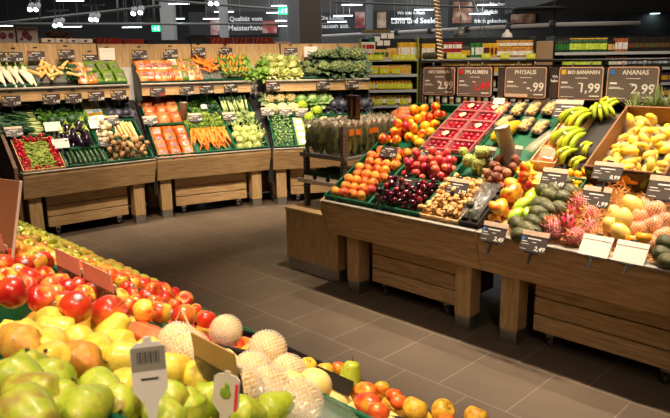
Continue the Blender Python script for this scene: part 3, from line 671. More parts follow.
def aub():
    g = G(); P = [(.004,0),(.03,.006),(.042,.03),(.045,.06),(.04,.1),(.03,.14),(.022,.17),(.016,.185),(.003,.187)]; g.lathe(P, 14); r = g.mesh('aubergine', maub)
    g = G(); g.lathe([(.0235,.162),(.0215,.176),(.014,.192),(.006,.2),(.006,.22),(.002,.221)], 10)
    for i in range(5): a = i*2*PI/5; g.leaf((.015*math.cos(a), .015*math.sin(a), .187), (math.cos(a)*.5, math.sin(a)*.5, -1), (math.cos(a), math.sin(a), .3), .045, .02, -.05, 3, th=.001)
    return Kind('aubergine', 'aubergine', r, [('cap', g.mesh('cap', mlcap))])
mlcap = mat('cap_green', [S(130,150,50), S(176,190,80)], .6, 20)
K_au = aub()
def leek():
    g = G(); g.tube([(0, 0, 0), (0, .06, 0), (0, .16, .002)], [.012, .015, .016], 9); w_ = g.mesh('leek', mat('leek_white', [S(214,218,160), S(120,156,66)], .4, 6, stretch=(8,1,8)))
    g = G()
    for i in range(5): g.leaf((0, .14, 0), (rnd(-.12, .12), 1, rnd(0, .12)), (rnd(-.4, .4), 0, 1), rnd(.2, .27), .03, .1, 5, .1, th=.001, shape=lambda u: 1-.6*u)
    return Kind('leek', 'leek', w_, [('green_leaves', g.mesh('leaves', mat('leek_green', [S(14,48,26), S(34,82,40), S(80,124,60)], .45, 10, rand=.3)))])
K_le = leek()
# radish
def radish():
    g = G().ball((0, 0, 0), (.0135, .0135, .0145), 9, 6); g.tube([(0, 0, -.013), (.002, 0, -.026)], [.003, .0006], 5)
    return Kind('radish', 'radish', g.mesh('radish', mat('radish_red', [S(214,16,44), S(236,50,74)], .35, 3, rand=.3)))
K_ra = radish()
# leafy heads
def head(name, cat, core, cm, lm, R, nl=10, lw=1.0, ll=1.0, wav=.06, coren=.0, open_=.5, rings=2, csc=(1,1,.85), bumps=0):
    g = G().ball((0, 0, R*.1), (R*.78*csc[0], R*.78*csc[1], R*.78*csc[2]), 16, 10, noi=coren, ns=5)
    if bumps:
        for i in range(bumps):
            z = 1-(i+.5)/bumps*1.05; a = i*2.4; q = math.sqrt(max(0, 1-z*z)); g.ball((R*.72*q*math.cos(a), R*.72*q*math.sin(a), R*.1+R*.66*z), R*.22, 7, 5, noi=.3, ns=4)
    cme = g.mesh(name, core); g = G()
    for r in range(rings):
        for i in range(nl):
            a = 2*PI*(i+.5*r)/nl + rnd(-.15, .15); d = Vector((math.cos(a), math.sin(a), 0)); o = open_+.25*r
            g.leaf(d*R*.35 - Vector((0, 0, R*.55)), d*(.55+.6*o) + Vector((0, 0, 1.0-.35*r)), -d + Vector((0, 0, .5)), R*1.45*ll*rnd(.85, 1.1), R*.95*lw, .35+.25*r, 6, .25, wav, th=R*.02)
    return Kind(name, cat, cme, [('outer_leaves', g.mesh('outer_leaves', lm))])
mcf = mat('cauliflower_white', [S(240,216,140), S(250,236,190)], .7, 30, rand=.2, bump=.6, bscale=60)
mcfl = mat('cauliflower_leaf', [S(60,96,56), S(110,146,90), S(160,180,110)], .5, 10, rand=.3)
mbro = mat('broccoli_head', [S(70,86,50), S(118,132,80), S(170,176,116)], .8, 40, rand=.3, bump=.8, bscale=80)
mcab = mat('green_cabbage', [S(96,140,70), S(140,176,100), S(180,204,140)], .45, 8, rand=.3)
mpur = mat('purple_cabbage', [S(30,26,38), S(52,50,66), S(94,100,112)], .4, 8, rand=.3)
mrom = mat('romanesco', [S(130,170,30), S(176,204,50), S(206,220,80)], .6, 30, rand=.1, bump=.6, bscale=60)
mlet = mat('lettuce', [S(60,104,24), S(104,146,40), S(160,184,76)], .45, 10, rand=.3)
mend = mat('pale_lettuce', [S(86,104,36), S(150,160,74), S(214,206,136)], .5, 10, rand=.3)
K_cf = head('cauliflower', 'cauliflower', mcf, mcf, mcfl, .1, 8, bumps=26, open_=.35, ll=.8)
K_cfd = head('cauliflower', 'cauliflower', mbro, mbro, mat('blue_green_leaf', [S(44,70,52), S(78,104,74), S(128,146,96)], .5, 9, rand=.3), .1, 8, bumps=22, open_=.3, ll=1.15, wav=.08)
K_br = head('broccoli', 'broccoli', mbro, mbro, mdg, .07, 4, bumps=30, ll=.6)
K_cab = head('cabbage', 'cabbage', mcab, mcab, mcab, .105, 7, coren=.05, open_=.1, ll=.95, lw=1.5, wav=.02)
K_pur = head('purple_cabbage', 'cabbage', mpur, mpur, mpur, .09, 7, coren=.05, open_=.25, lw=1.4, wav=.06)
K_rom = head('romanesco', 'romanesco', mrom, mrom, mgl, .075, 6, bumps=34, ll=.6, csc=(.9,.9,1.25))
K_let = head('lettuce', 'lettuce', mlet, mlet, mlet, .09, 9, coren=.2, wav=.12, open_=.3, rings=3)
K_end = head('endive_lettuce', 'lettuce', mend, mend, mend, .085, 10, coren=.2, wav=.16, open_=.3, rings=3)
K_kale = head('kale', 'kale', mdg, mdg, mgr, .08, 9, coren=.3, wav=.2, open_=.5, rings=3)
mkoh = mat('kohlrabi_skin', [S(176,196,96), S(206,216,130), S(226,228,160)], .45, 4, rand=.2)
def kohl():
    g = G().ball((0, 0, 0), (.044, .044, .04), 14, 9); r = g.mesh('kohlrabi', mkoh); g = G()
    for i in range(6):
        a = i*PI/3+.3; b = Vector((math.cos(a)*.022, math.sin(a)*.022, .032)); g.tube([b, b+Vector((math.cos(a)*.02, math.sin(a)*.02, .03)), b+Vector((math.cos(a)*.035, math.sin(a)*.035, .055))], [.004, .0035, .003], 5)
    return Kind('kohlrabi', 'kohlrabi', r, [('leaf_stalks', g.mesh('stalks', mkoh))])
K_ko = kohl()
K_sp = head('brussels_sprout', 'sprout', mcab, mcab, mgr, .017, 5, open_=.1, ll=.9, lw=1.3, wav=0, rings=1)
K_sp.parts = ()
# green bunches: many fine leaves
def bunch(name, cat, m, R, n, L, W, stalk=None, up=.6, wav=.15, group_=None):
    g = G()
    for i in range(n):
        a = rnd(0, 2*PI); e = rnd(.1, 1); d = Vector((math.cos(a)*e, math.sin(a)*e, up*rnd(.4, 1.2))).normalized()
        p = Vector((math.cos(a)*R*e*.7, math.sin(a)*R*e*.7, rnd(0, R*.5))); g.leaf(p, d, (-math.cos(a)+rnd(-.4,.4), -math.sin(a)+rnd(-.4,.4), 1), L*rnd(.6, 1.1), W*rnd(.7, 1.2), rnd(.2, .6), 4, .2, wav, th=.0007)
    leaves = g.mesh('leaves', m); g = G()
    for i in range(9):
        a = i*.7; g.tube([(0, 0, -.01), (math.cos(a)*R*.3, math.sin(a)*R*.3, R*.25), (math.cos(a)*R*.6, math.sin(a)*R*.6, R*.6)], [.003, .002, .0015], 5)
    return Kind(name, cat, None, [('leaves', leaves), ('stalks', g.mesh('stalks', stalk or mgl))])
K_par = bunch('herb_bunch', 'herbs', mgr, .06, 90, .05, .028)
K_cgr = bunch('carrot_greens', 'greens', mgl, .07, 110, .05, .018, up=.5)
K_dgr = bunch('dark_greens', 'greens', mdg, .07, 50, .09, .05)
# ginger: a knobbly root
def ginger(k):
    random.seed(50+k); g = G()
    p = Vector((0, 0, 0)); 
    for i in range(5):
        q = p+Vector((rnd(-.012, .02), rnd(-.02, .022), rnd(-.006, .01))); g.ball((p+q)/2, (rnd(.012, .017), rnd(.013, .02), .012), 8, 6, noi=.25, ns=2, seed=i+k); p = q
        if i % 2: s = Vector((rnd(-.03, .03), rnd(-.03, .03), rnd(0, .01))); g.tube([p, p+s*.6, p+s], [.009, .009, .005], 7)
    return g.mesh('ginger_root', mat('ginger_skin', [S(176,130,70), S(206,162,98), S(228,190,130)], .7, 20, rand=.3))
K_gi = [Kind('ginger_root', 'ginger', ginger(k)) for k in range(4)]; random.seed(7)
# passion fruit / cherimoya
K_pf = Kind('passion_fruit', 'passion fruit', peach_mesh('passion_fruit', mat('passion_skin', [S(110,62,50), S(150,90,70), S(186,130,96)], .6, 2.5, rand=.5, bump=.3, bscale=20)), [])
def cheri():
    g = G().ball((0, 0, 0), (.45, .45, .5), 14, 9)
    for i in range(60):
        z = 1-(i+.5)/30; a = i*2.4; q = math.sqrt(max(0, 1-z*z)); g.ball((.42*q*math.cos(a), .42*q*math.sin(a), .47*z), .075, 6, 4)
    return Kind('cherimoya', 'cherimoya', g.mesh('cherimoya', mat('cherimoya_skin', [S(150,166,80), S(186,196,110)], .6, 4, rand=.2)), [('stem', stem_mesh(.48, .1, .03))])
K_ch = cheri()
def starfruit():
    P = []; n = 9; seg = 20
    prof = [(max(.02, .4*math.sin(PI*k/n)**.7), -.55+1.1*k/n) for k in range(n+1)]
    def f(p, a): s = .62+.38*abs(math.cos(2.5*a))**1.5; return Vector((p.x*s, p.y*s, p.z))
    return Kind('star_fruit', 'star fruit', G().lathe(prof, seg, f).mesh('star_fruit', mat('star_skin', [S(236,190,30), S(250,216,60)], .3, 3, rand=.2, coat=.3)), [('stem', stem_mesh(.53, .06, .02))])
K_st = starfruit()
mpapaya = mat('papaya_skin', [S(130,150,30), S(236,176,30), S(244,150,24)], .35, 1.4, coat=.2)
# bananas
mban = mat('banana_skin', [S(140,170,30), S(196,206,40), S(236,214,50)], .4, 2, rand=.3); mbant = mat('banana_tip', [S(90,110,30), S(60,50,30)], .6, 10)
def banana_hand(n=5, L=.19, r=.017):
    g = G()
    fs = []
    for i in range(n):
        a = (i-(n-1)/2)*.2; pts = []; rad = []
        for k in range(9):
            u = k/8; th = u*1.15; y = -L*math.sin(th)/1.0; z = L*.55*(1-math.cos(th))*-.9+.0
            pts.append((math.sin(a)*(-y)*1.1 + (i-(n-1)/2)*.012*(1-u*.2), y*math.cos(a), .03+.045*math.sin(PI*u)-(.02*u) + (.018 if i % 2 else 0))); rad.append(r*(.42 if k == 0 else .85 if k == 1 else 1.0 if k < 7 else .8 if k == 7 else .3))
        g2 = G().tube(pts, rad, 6); fs.append(('banana', g2.mesh('banana', mban, smooth=True)))
    g.tube([(0, .015, .045), (0, -.004, .035), (0, -.02, .033)], [.014, .02, .026], 8, .6)
    return Kind('banana_hand', 'bananas', None, [('crown', g.mesh('crown', mbant))] + fs + [('sticker', G().ball((0, -.1, .093), (.011, .009, .002), 8, 4).mesh('sticker', mat('fruit_sticker', 0)))])
K_bh = banana_hand(5); K_bh2 = banana_hand(4, .15, .014)
# pineapple
def pine():
    g = G().ball((0, 0, .1), (.062, .062, .1), 14, 9)
    for k in range(9):
        for i in range(11):
            a = (i+.5*(k % 2))*2*PI/11; u = -1.1+k*.27; g.ball((.06*math.cos(u)*math.cos(a), .06*math.cos(u)*math.sin(a), .1+.098*math.sin(u)), (.014, .014, .012), 5, 4)
    b = g.mesh('pineapple', mat('pineapple_skin', [S(120,80,36), S(176,126,50), S(196,160,70)], .6, 12)); g = G()
    for i in range(34):
        a = i*2.4; e = .15+.85*(i/34); d = Vector((math.cos(a)*e*.7, math.sin(a)*e*.7, 1.1-.4*e)); g.leaf((math.cos(a)*.015, math.sin(a)*.015, .185), d, (-math.cos(a), -math.sin(a), .6), .09+.06*(1-e), .018, -.15 if e < .5 else .25, 4, .3, th=.001, shape=lambda u: 1-.85*u)
    return Kind('pineapple', 'pineapple', b, [('leaf_crown', g.mesh('crown', mat('pineapple_leaf', [S(96,116,72), S(140,156,100), S(176,186,130)], .5, 16)))])
K_pi = pine()
# packs
mclear = mat('clear_film', S(255,250,240), .08, alpha=.22, spec=.8); mclear2 = mat('crinkled_film', S(240,236,224), .12, alpha=.14, spec=.8, bump=.4, bscale=60)
def pillow(W, D, Hh, m, name='bag', n=8, wr=.05):
    vs = []; fs = []
    for side in (1, -1):
        for j in range(n+1):
            for i in range(n+1):
                x = i/n*2-1; y = j/n*2-1; e = (1-x**4)*(1-y**4); z = side*Hh*.5*e**.5*(1+wr*3*noise.noise(Vector((x*3, y*3, side*2.0)))) + (0.0008*side)
                vs.append((x*W/2*(1-.05*(1-abs(y))), y*D/2, z))
    N = (n+1)**2
    for s in (0, 1):
        for j in range(n):
            for i in range(n):
                a = s*N + j*(n+1)+i; q = [a, a+1, a+n+2, a+n+1]; fs.append(q if s == 0 else q[::-1])
    for i in range(n):
        for (a, b) in ((i, i+1),): fs.append([a, N+a, N+b, b]); a2, b2 = n*(n+1)+i, n*(n+1)+i+1; fs.append([b2, N+b2, N+a2, a2])
        a, b = i*(n+1), (i+1)*(n+1); fs.append([b, N+b, N+a, a]); a, b = i*(n+1)+n, (i+1)*(n+1)+n; fs.append([a, N+a, N+b, b])
    return G().add(vs, fs).mesh(name, m)
def lab(w_, d, m, z, name='paper_label', x=0, y=0): return (name, G().box((x, y, z), (w_, d, .002), bev=.0006).mesh(name, m, smooth=False))
def bagkind(name, cat, W, D, H_, m, lm=None, ls=(.5, .35)):
    ps = [('printed_label', lab(W*ls[0], D*ls[1], lm, H_*.5+.001)[1])] if lm else []
    return Kind(name, cat, pillow(W, D, H_, m, name), ps)
mcb = mat('bagged_carrot', [S(186,66,14), S(224,106,36), S(238,160,104)], .25, 3.5, rand=.3, coat=.5, stretch=(8,1,1)); 
lpr = mat('printed_bag_label', [S(176,166,170), S(150,76,60), S(66,60,80)], .4, 30, rand=.3)
K_cb = bagkind('carrot_bag', 'bag of carrots', .15, .2, .05, mcb, lpr)
mcm = mat('mixed_veg_bag', [S(90,120,40), S(226,116,40), S(240,226,190), S(230,130,40)], .3, 5, rand=.5, coat=.4, stretch=(4,1,1)); K_mb = bagkind('vegetable_bag', 'bag of vegetables', .12, .17, .045, mcm, lpr, (.4, .3))
K_gb = bagkind('green_vegetable_pack', 'vegetable pack', .13, .2, .03, mat('green_pack', [S(80,110,32), S(112,140,48), S(44,66,24)], .3, 12, rand=.3, coat=.4), mat('dark_print', [S(40,40,36), S(150,150,130)], .4, 30), (.45, .3))
K_fb = bagkind('fennel_bag', 'bag of salad', .16, .2, .06, mat('salad_bag', [S(150,186,70), S(190,210,110), S(220,226,160)], .3, 6, rand=.3, coat=.4), mat('pale_blue_print', [S(240,240,246), S(110,140,210)], .4, 10), (.6, .3))
K_lb = bagkind('lemon_net', 'bag of lemons', .16, .09, .06, mat('lemon_net', [S(226,170,20), S(246,206,50)], .5, 14, bump=.5, bscale=50), mat('sky_print', [S(120,190,226), S(220,236,240)], .4, 8), (.5, .6))
K_sb = bagkind('sweet_potato_net', 'bag of sweet potatoes', .16, .2, .08, mat('orange_net', [S(150,60,30), S(214,104,40), S(236,150,90)], .5, 12, rand=.3, bump=.5, bscale=60), mat('yellow_print', [S(220,180,120), S(120,60,40)], .4, 20), (.35, .2))
# ---------------------------------------------------------------- piles
def rowlabels(items, desc, F, tol=.05):
    """items: list of (s, t, ...) -> label per item by row from the front edge and place from the left"""
    if not items: return []
    idx = sorted(range(len(items)), key=lambda i: items[i][1]); rows = []; cur = [idx[0]]
    for i in idx[1:]:
        if items[i][1]-items[cur[0]][1] > tol: rows.append(cur); cur = [i]
        else: cur.append(i)
    rows.append(cur); out = [None]*len(items)
    for r, row in enumerate(rows):
        row.sort(key=lambda i: items[i][0])
        for c, i in enumerate(row): out[i] = f"{desc}, {ORD[min(r, 19)]} row{' back' if r else ''}, {CRD[min(c, 19)]} from the left"
    return out
def tiltR(mx=50, flip=0): return RZ(rnd(0, 360)) @ RX(rnd(-mx, mx)) @ RZ(rnd(0, 360))
def pile_lat(k, F, s0, s1, t0, t1, d, desc, group, floor=-.052, var=.08, mx=90, jit=.15, parts=True):
    L = lattice(s0, s1, t0, t1, d, F.k, jit); 
    lb = rowlabels([(a[0], a[2]*.1) for a in L], desc, F, .05)
    for (s, t, r, c), l in zip(L, lb): 
        q = d*rnd(1-var, 1); k.put(on(F, s, t, floor+q*.49, tiltR(mx), q), l, group, parts)
    return L
def pile_heap(k, F, s0, s1, t0, t1, r, n, desc, group, floor=-.052, unit=True, tol=None, mx=180, numbered=True, parts=False, tries=8, var=.1, R=None):
    H = heap(s0, s1, t0, t1, r, n, F.k, tries, var=var)
    lb = rowlabels(H, desc, F, tol or r*1.7) if numbered else [desc]*len(H)
    for (s, t, h, q), l in zip(H, lb):
        kk = random.choice(k) if isinstance(k, list) else k
        kk.put(on(F, s, t, h+floor, (R() if R else tiltR(mx)), q*2 if unit else q/r), l, group, parts)
    return H
def I(k, F, x, y, sc, label, group=None, h=.0, R=None, parts=True):
    """put one thing whose middle is seen at the measured photo point x, y and lies h above the bed"""
    s, t = F.at(x, y, h); return k.put(on(F, s, t, h, R, sc), label, group, parts)
# ---- island, first column: peaches below, nectarines above
C = [(-1.392, -.936), (-.932, -.472), (-.466, -.006), (.006, .466), (.472, .932), (.938, 1.392)]
crate(ISL, *C[0], .03, .60, 'green plastic crate of peaches at the left front corner of the island', h=.07)
crate(ISL, *C[0], .62, 1.19, 'green plastic crate of nectarines behind the peaches', h=.07)
pile_lat(K_pe, ISL, C[0][0]+.012, C[0][1]-.012, .045, .585, .088, 'orange-red island peach', 'peaches in their crate', -.03)
pile_heap(K_ne, ISL, C[0][0]+.012, C[0][1]-.012, .635, 1.17, .043, 32, 'red-yellow nectarine', 'nectarines in their crate', -.05)
# ---- second column: dark plums, pink plums, punnets
crate(ISL, *C[1], .03, .315, 'green plastic crate of dark plums between the peaches and the ginger', h=.07)
crate(ISL, *C[1], .325, .61, 'green plastic crate of pink plums behind the dark plums', h=.07)
pile_heap(K_pd, ISL, C[1][0]+.012, C[1][1]-.012, .045, .30, .0235, 95, 'small shiny dark red plum in the crate beside the peaches', 'dark plums in their crate', -.045, numbered=False, tries=6)
pile_heap(K_pl, ISL, C[1][0]+.012, C[1][1]-.012, .34, .595, .031, 52, 'pink-red plum behind the dark plums', 'pink plums in their crate', -.045)
mtray = mat('red_clear_tray', [S(206,110,116), S(226,140,140)], .15, 3, alpha=.42, spec=.8)
def punnet(m, W, D, Hh, name='tray'):
    g = G(); w_ = .003
    g.box((0, 0, .002), (W*.84, D*.84, .004))
    for sx in (1, -1): g.add([(sx*W*.42, -D*.42, 0), (sx*W*.42, D*.42, 0), (sx*W*.5, D*.5, Hh), (sx*W*.5, -D*.5, Hh), (sx*(W*.42-w_), -D*.42, 0), (sx*(W*.42-w_), D*.42, 0), (sx*(W*.5-w_), D*.5, Hh), (sx*(W*.5-w_), -D*.5, Hh)], [(0,1,2,3),(7,6,5,4),(3,2,6,7),(0,4,5,1),(0,3,7,4),(1,5,6,2)])
    for sy in (1, -1): g.add([(-W*.42, sy*D*.42, 0), (W*.42, sy*D*.42, 0), (W*.5, sy*D*.5, Hh), (-W*.5, sy*D*.5, Hh), (-W*.42, sy*(D*.42-w_), 0), (W*.42, sy*(D*.42-w_), 0), (W*.5, sy*(D*.5-w_), Hh), (-W*.5, sy*(D*.5-w_), Hh)], [(0,1,2,3),(7,6,5,4),(3,2,6,7),(0,4,5,1),(0,3,7,4),(1,5,6,2)])
    for sx in (1, -1): g.box((sx*W*.5, 0, Hh), (.012, D+.012, .003), bev=.001)
    for sy in (1, -1): g.box((0, sy*D*.5, Hh), (W+.012, .012, .003), bev=.001)
    return g.mesh(name, m, smooth=False)
K_tray = Kind('plum_punnet', 'fruit punnet', punnet(mtray, .205, .125, .05))
K_traylab = Kind('plum_punnet', 'fruit punnet', K_tray.root, [('film', G().box((0, 0, .051), (.2, .12, .0008)).mesh('film', mat('glossy_film', S(255,220,225), .05, alpha=.18, spec=1), smooth=False)), ('paper_label', G().lathe([(.001,.0525),(.03,.0525),(.03,.054),(.001,.054)], 16).mesh('label', mat('pale_green_label', [S(226,226,180), S(190,196,140)], .5, 20)))])
K_tray.parts = []; K_traylab.parts = [K_traylab.parts[1]]
mpr = mat('red_plum_skin', [S(196,30,50), S(130,14,36)], .2, 2, rand=.5, coat=.5); K_plr = Kind('plum', 'plum', peach_mesh('plum', mpr, 12, 8))
for j in range(5):
    for i in range(2):
        s, t = C[1][0]+.122+i*.222, .70+j*.116
        lb = f"{'left' if i == 0 else 'right'} red clear plum punnet, {ORD[j]} row up"
        (K_traylab if (i, j) in ((0, 1), (1, 2), (0, 3), (1, 4), (0, 4)) else K_tray).put(on(ISL, s, t, -.015), lb, 'plum punnets')
        for q in range(3):
            for v in range(2): K_plr.put(on(ISL, s-.052+q*.052, t-.022+v*.042, -.009+.022, tiltR(180), .052), 'dark red plum inside a clear red punnet', 'plums inside the punnets')
ob('base_board', G().box((.23, .36, -.045), (.458, .68, .05)).mesh('base_board', greenp, smooth=False), None, T(ISL.bed(C[1][0], .63)) @ ISL.M, 'green tray base carrying the red plum punnets', 'tray')
# ---- third column: ginger, black pack, cherimoyas, passion fruit, papaya, physalis
crate(ISL, C[2][0], -.15, .03, .40, 'pale wooden tray of ginger roots', woodl, h=.05, name='wooden_tray', grp='wooden trays', slots=False, cat='tray', rim=0)
pile_heap(K_gi, ISL, C[2][0]+.01, -.16, .045, .39, .0165, 150, 'knobbly tan ginger root in the wooden tray', 'ginger roots in the tray', -.035, unit=False, numbered=False, tries=5, mx=40)
crate(ISL, -.145, -.006, .03, .33, 'black plastic tray holding dark fruit right of the ginger', black, h=.05, name='black_tray', grp=None, slots=False, cat='tray')
pile_heap(K_av, ISL, -.14, -.012, .04, .32, .032, 9, 'dark avocado in the black tray', 'avocados in the black tray', -.045, tol=.05)
ob('film_wrap', pillow(.15, .34, .05, mat('dark_film', S(120,120,118), .1, alpha=.35, spec=.9, bump=.5, bscale=50), 'film_wrap'), None, on(ISL, -.076, .19, .055, RX(4)), 'glossy cling film over the black tray right of the ginger', 'film')
crate(ISL, C[2][0], C[2][1], .425, .63, 'low green tray of cherimoyas and passion fruit', greenp, h=.06, grp='green plastic crates', slots=False)
pile_heap(K_ch, ISL, C[2][0]+.01, -.21, .43, .62, .040, 11, 'bumpy pale green cherimoya behind the ginger', 'cherimoyas behind the ginger', -.045, tol=.07)
pile_heap(K_pf, ISL, -.205, C[2][1]-.004, .35, .62, .031, 22, 'brown-pink passion fruit right of the cherimoyas', 'passion fruit on the island', -.045, tol=.055)
ob('base_board', G().box((.23, .33, -.05), (.458, .66, .05)).mesh('base_board', greenp, smooth=False), None, T(ISL.bed(C[2][0], .64)) @ ISL.M, 'green tray base under the papaya and the physalis packs', 'tray')
I(ell_kind('papaya', 'papaya', mpapaya, (.055, .055, .14), egg=.2, stem=stem_mesh(.135, .02, .01)), ISL, 506, 131, 1, 'large yellow-orange papaya leaning on a sign left of the grey tube', None, .03, RZ(-22) @ RX(-90))
g = G(); g.lathe([(.0,0),(.066,0),(.066,.006),(.062,.01),(.062,.26),(.066,.264),(.066,.272),(.0,.272)], 28, cap=False)
tb = ob('cardboard_tube', g.mesh('tube', mat('grey_tube_print', [S(128,122,116), S(158,150,142)], .3, 10, metal=.7)), None, T(ISL.bed(-.095, .585, .01)) @ ISL.V @ RX(14) @ RY(-12) @ SCL(.85, .85, 1), 'grey metallic tube with a white lid standing left of the dried fruit bags', 'tube')
g = G(); g.lathe([(.0,.2725),(.056,.2725),(.060,.2765),(.0,.2765)], 28, cap=False); ld = ob('lid', g.mesh('lid', blankc), tb)
ob('lid_print', G().lathe([(.0,.277),(.014,.277),(.014,.2776),(.0,.2776)], 16, cap=False).mesh('print', dark), ld)
# physalis packs
def packkind(name, cat, W, D, Hh, fruit, fr, n, tray=black, lid=mclear2, seed=3):
    random.seed(seed); g = G(); 
    for i in range(n): g.ball((rnd(-W*.38, W*.38), rnd(-D*.38, D*.38), Hh*rnd(.35, .8)), fr*rnd(.8, 1.1), 7, 5)
    fill = g.mesh('fruit_filling', fruit); random.seed(seed+9)
    return Kind(name, cat, punnet(tray, W, D, Hh*.45), [('fruit_filling', fill), ('clear_lid', G().box((0, 0, Hh*.72), (W*.98, D*.98, Hh*.5), bev=.006).mesh('clear_lid', lid, smooth=False)), ('paper_label', G().box((0, -D*.05, Hh*.98), (W*.5, D*.35, .0015)).mesh('label', mat('cream_print', [S(226,200,130), S(196,150,60)], .5, 30), smooth=False))])
mphy = mat('physalis_husk', [S(206,150,50), S(236,190,90), S(176,116,30)], .6, 20, rand=.2)
K_phy = packkind('physalis_pack', 'fruit pack', .085, .15, .06, mphy, .016, 30)
for i, (x, y) in enumerate(((503,114),(519,113),(534,113),(551,112))): I(K_phy, ISL, x, y, 1, f"clear pack of golden physalis, {CRD[i]} from the left under the physalis sign", 'physalis packs', -.02, RZ(rnd(-6, 6)))
for i, (x, y) in enumerate(((505,126),(527,128),(541,131))): I(K_phy, ISL, x, y, 1, f"clear pack of golden physalis in the lower row, {CRD[i]} from the left", 'physalis packs', -.022, RZ(rnd(-8, 8)))
# ---- fourth column: mangoes, green mangoes, avocados, dried fruit, bananas
ob('base_board', G().box((.46, .36, -.055), (.918, .70, .03)).mesh('base_board', woodl, smooth=False), None, T(ISL.bed(.006, .02)) @ ISL.M, 'pale wooden tray base under the avocados and dragon fruit', 'tray')
ob('base_board', G().box((.46, .33, -.055), (.918, .66, .03)).mesh('base_board', mat('dark_tray', S(40,36,30), .7), smooth=False), None, T(ISL.bed(.006, .64)) @ ISL.M, 'dark tray base under the bananas', 'tray')
for x, y, z, sc, l, rz, k in ((500,207,.02,.12,'red-green mango above the left 2,49 sign',10,K_ma),(512,192,.03,.135,'large red mango standing upright behind the green mangoes',-8,K_ma),(524,183,.03,.11,'orange mango behind the large red mango',60,K_ma),(511,184,.0,.11,'yellow-orange mango between the passion fruit and the red mango',70,K_ma),
    (515,215,.03,.115,'bright green pointed fruit left of the avocado pile',-15,K_li),(522,204,.035,.12,'bright green pointed fruit leaning upright, middle of three',-30,K_li),(530,197,.03,.11,'bright green pointed fruit highest of the three beside the avocados',15,K_li),(526,212,.0,.11,'bright green pointed fruit half hidden behind the front one',25,K_li),
    (519,172,.0,.085,'yellow star fruit behind the mangoes, leftmost',60,K_st),(530,173,.0,.085,'yellow star fruit behind the mangoes, second',95,K_st),(538,184,.01,.09,'yellow-green star fruit beside the highest avocado',110,K_st),(529,166,.0,.08,'yellow star fruit at the foot of the grey tube',20,K_st)):
    I(k, ISL, x, y, sc, l, k.name+' on the island', z, RZ(rz) @ RX(-78))
pile_heap(K_ma, ISL, .01, .15, .05, .56, .044, 9, 'mango in the lower layer of the mango heap', 'mangoes underneath', -.04, numbered=False)
AV = [(517,224,.0),(533,222,.0),(527,229,.0),(539,213,.01),(521,235,-.01),(552,181,.02),(563,183,.0),(551,196,.02),(541,204,.02),(564,198,.01),(549,209,.01),(561,209,.0),(545,191,.0),(556,190,0),(570,191,-.01),(534,233,-.01),(546,221,-.01)]
for i, (x, y, z) in enumerate(AV):
    (K_avs if i % 3 == 0 else K_av).put(on(ISL, *ISL.at(x, y, z+.02), z+.02, RZ(rnd(60, 110)) @ RX(rnd(70, 105)), .125), f"dark green avocado, {['front left','front middle','low front','centre left','lowest by the left sign','topmost','upper right','upper middle with sticker','left of centre','right of centre','centre','right beside the dragon fruit','upper left','upper centre','rightmost','low right','lower right by the pale net'][i]}", 'avocados in the heap')
# dried fruit box
crate(ISL, .02, .20, .62, 1.19, 'brown wooden box of bagged dried fruit left of the bananas', woodl, h=.09, top=.03, name='wooden_box', grp='wooden trays', slots=False, cat='box', rim=0)
mdf = mat('dried_fruit_bag', [S(170,90,50), S(206,150,100), S(90,116,40), S(200,96,40)], .25, 7, rand=.6, coat=.5)
K_df = bagkind('dried_fruit_bag', 'bag of dried fruit', .15, .18, .05, mdf, mat('bag_print', [S(226,190,160), S(190,96,60), S(80,110,50)], .4, 16), (.6, .4))
for j in range(4): K_df.put(on(ISL, .11, .70+j*.13, .0+.02, RZ(rnd(-10, 10)) @ RX(12)), f"glossy printed bag of dried fruit, {ORD[j]} one in the wooden box", 'bags of dried fruit')
mpp = mat('clear_tube_bag', S(200,186,160), .15, alpha=.35, spec=.8); 
for i, (x, y, l) in enumerate(((541,141,'clear cellophane cone lying beside the grey tube'),)):
    I(Kind('cellophane_cone', 'bag', pillow(.08, .26, .04, mpp, 'cone')), ISL, x, y, 1, l, None, .03, RZ(-16))
# bananas
BN = [(590,116,1.15,-34,.03,K_bh,'hand of yellow-green bananas left of the fruit box, upper'),(584,136,1.2,-30,.05,K_bh,'large hand of yellow-green bananas with stickers left of the fruit box'),(577,154,.95,-38,.03,K_bh2,'small hand of bananas below the large hand'),(600,108,.95,25,.0,K_bh,'hand of green bananas with fingers to the right'),(622,103,.85,-50,.0,K_bh,'hand of bananas behind the fruit box, left'),(592,147,.8,-20,.0,K_bh2,'small bunch of baby bananas left of the 0,99 sign'),(586,162,.75,-35,.0,K_bh2,'small bunch of baby bananas above the citrus')]
for x, y, sc, rz, z, k, l in BN: I(k, ISL, x, y, sc, l, 'hands of bananas', z, RZ(rz) @ RX(6))
mcit = mat('yellow_citrus', [S(250,210,30), S(246,180,30)], .4, 4, rand=.3); K_ci = Kind('kumquat', 'citrus fruit', apple_mesh('kumquat', mcit, calyx=False))
for i, (x, y, d) in enumerate(((571,172,.05),(578,174,.05),(566,180,.055),(572,182,.05),(579,183,.05),(585,180,.045),(563,186,.05),(575,188,.045),(585,170,.05),(590,187,.045))):
    I(K_ci, ISL, x, y, d, f"small yellow citrus fruit below the bananas, {CRD[i]} in the cluster from the back left", 'small citrus below the bananas', -.01, tiltR())
crate(ISL, .22, .46, .40, .53, 'low green tray of small citrus fruit behind the avocados', greenp, h=.05, slots=False, grp='green plastic crates')
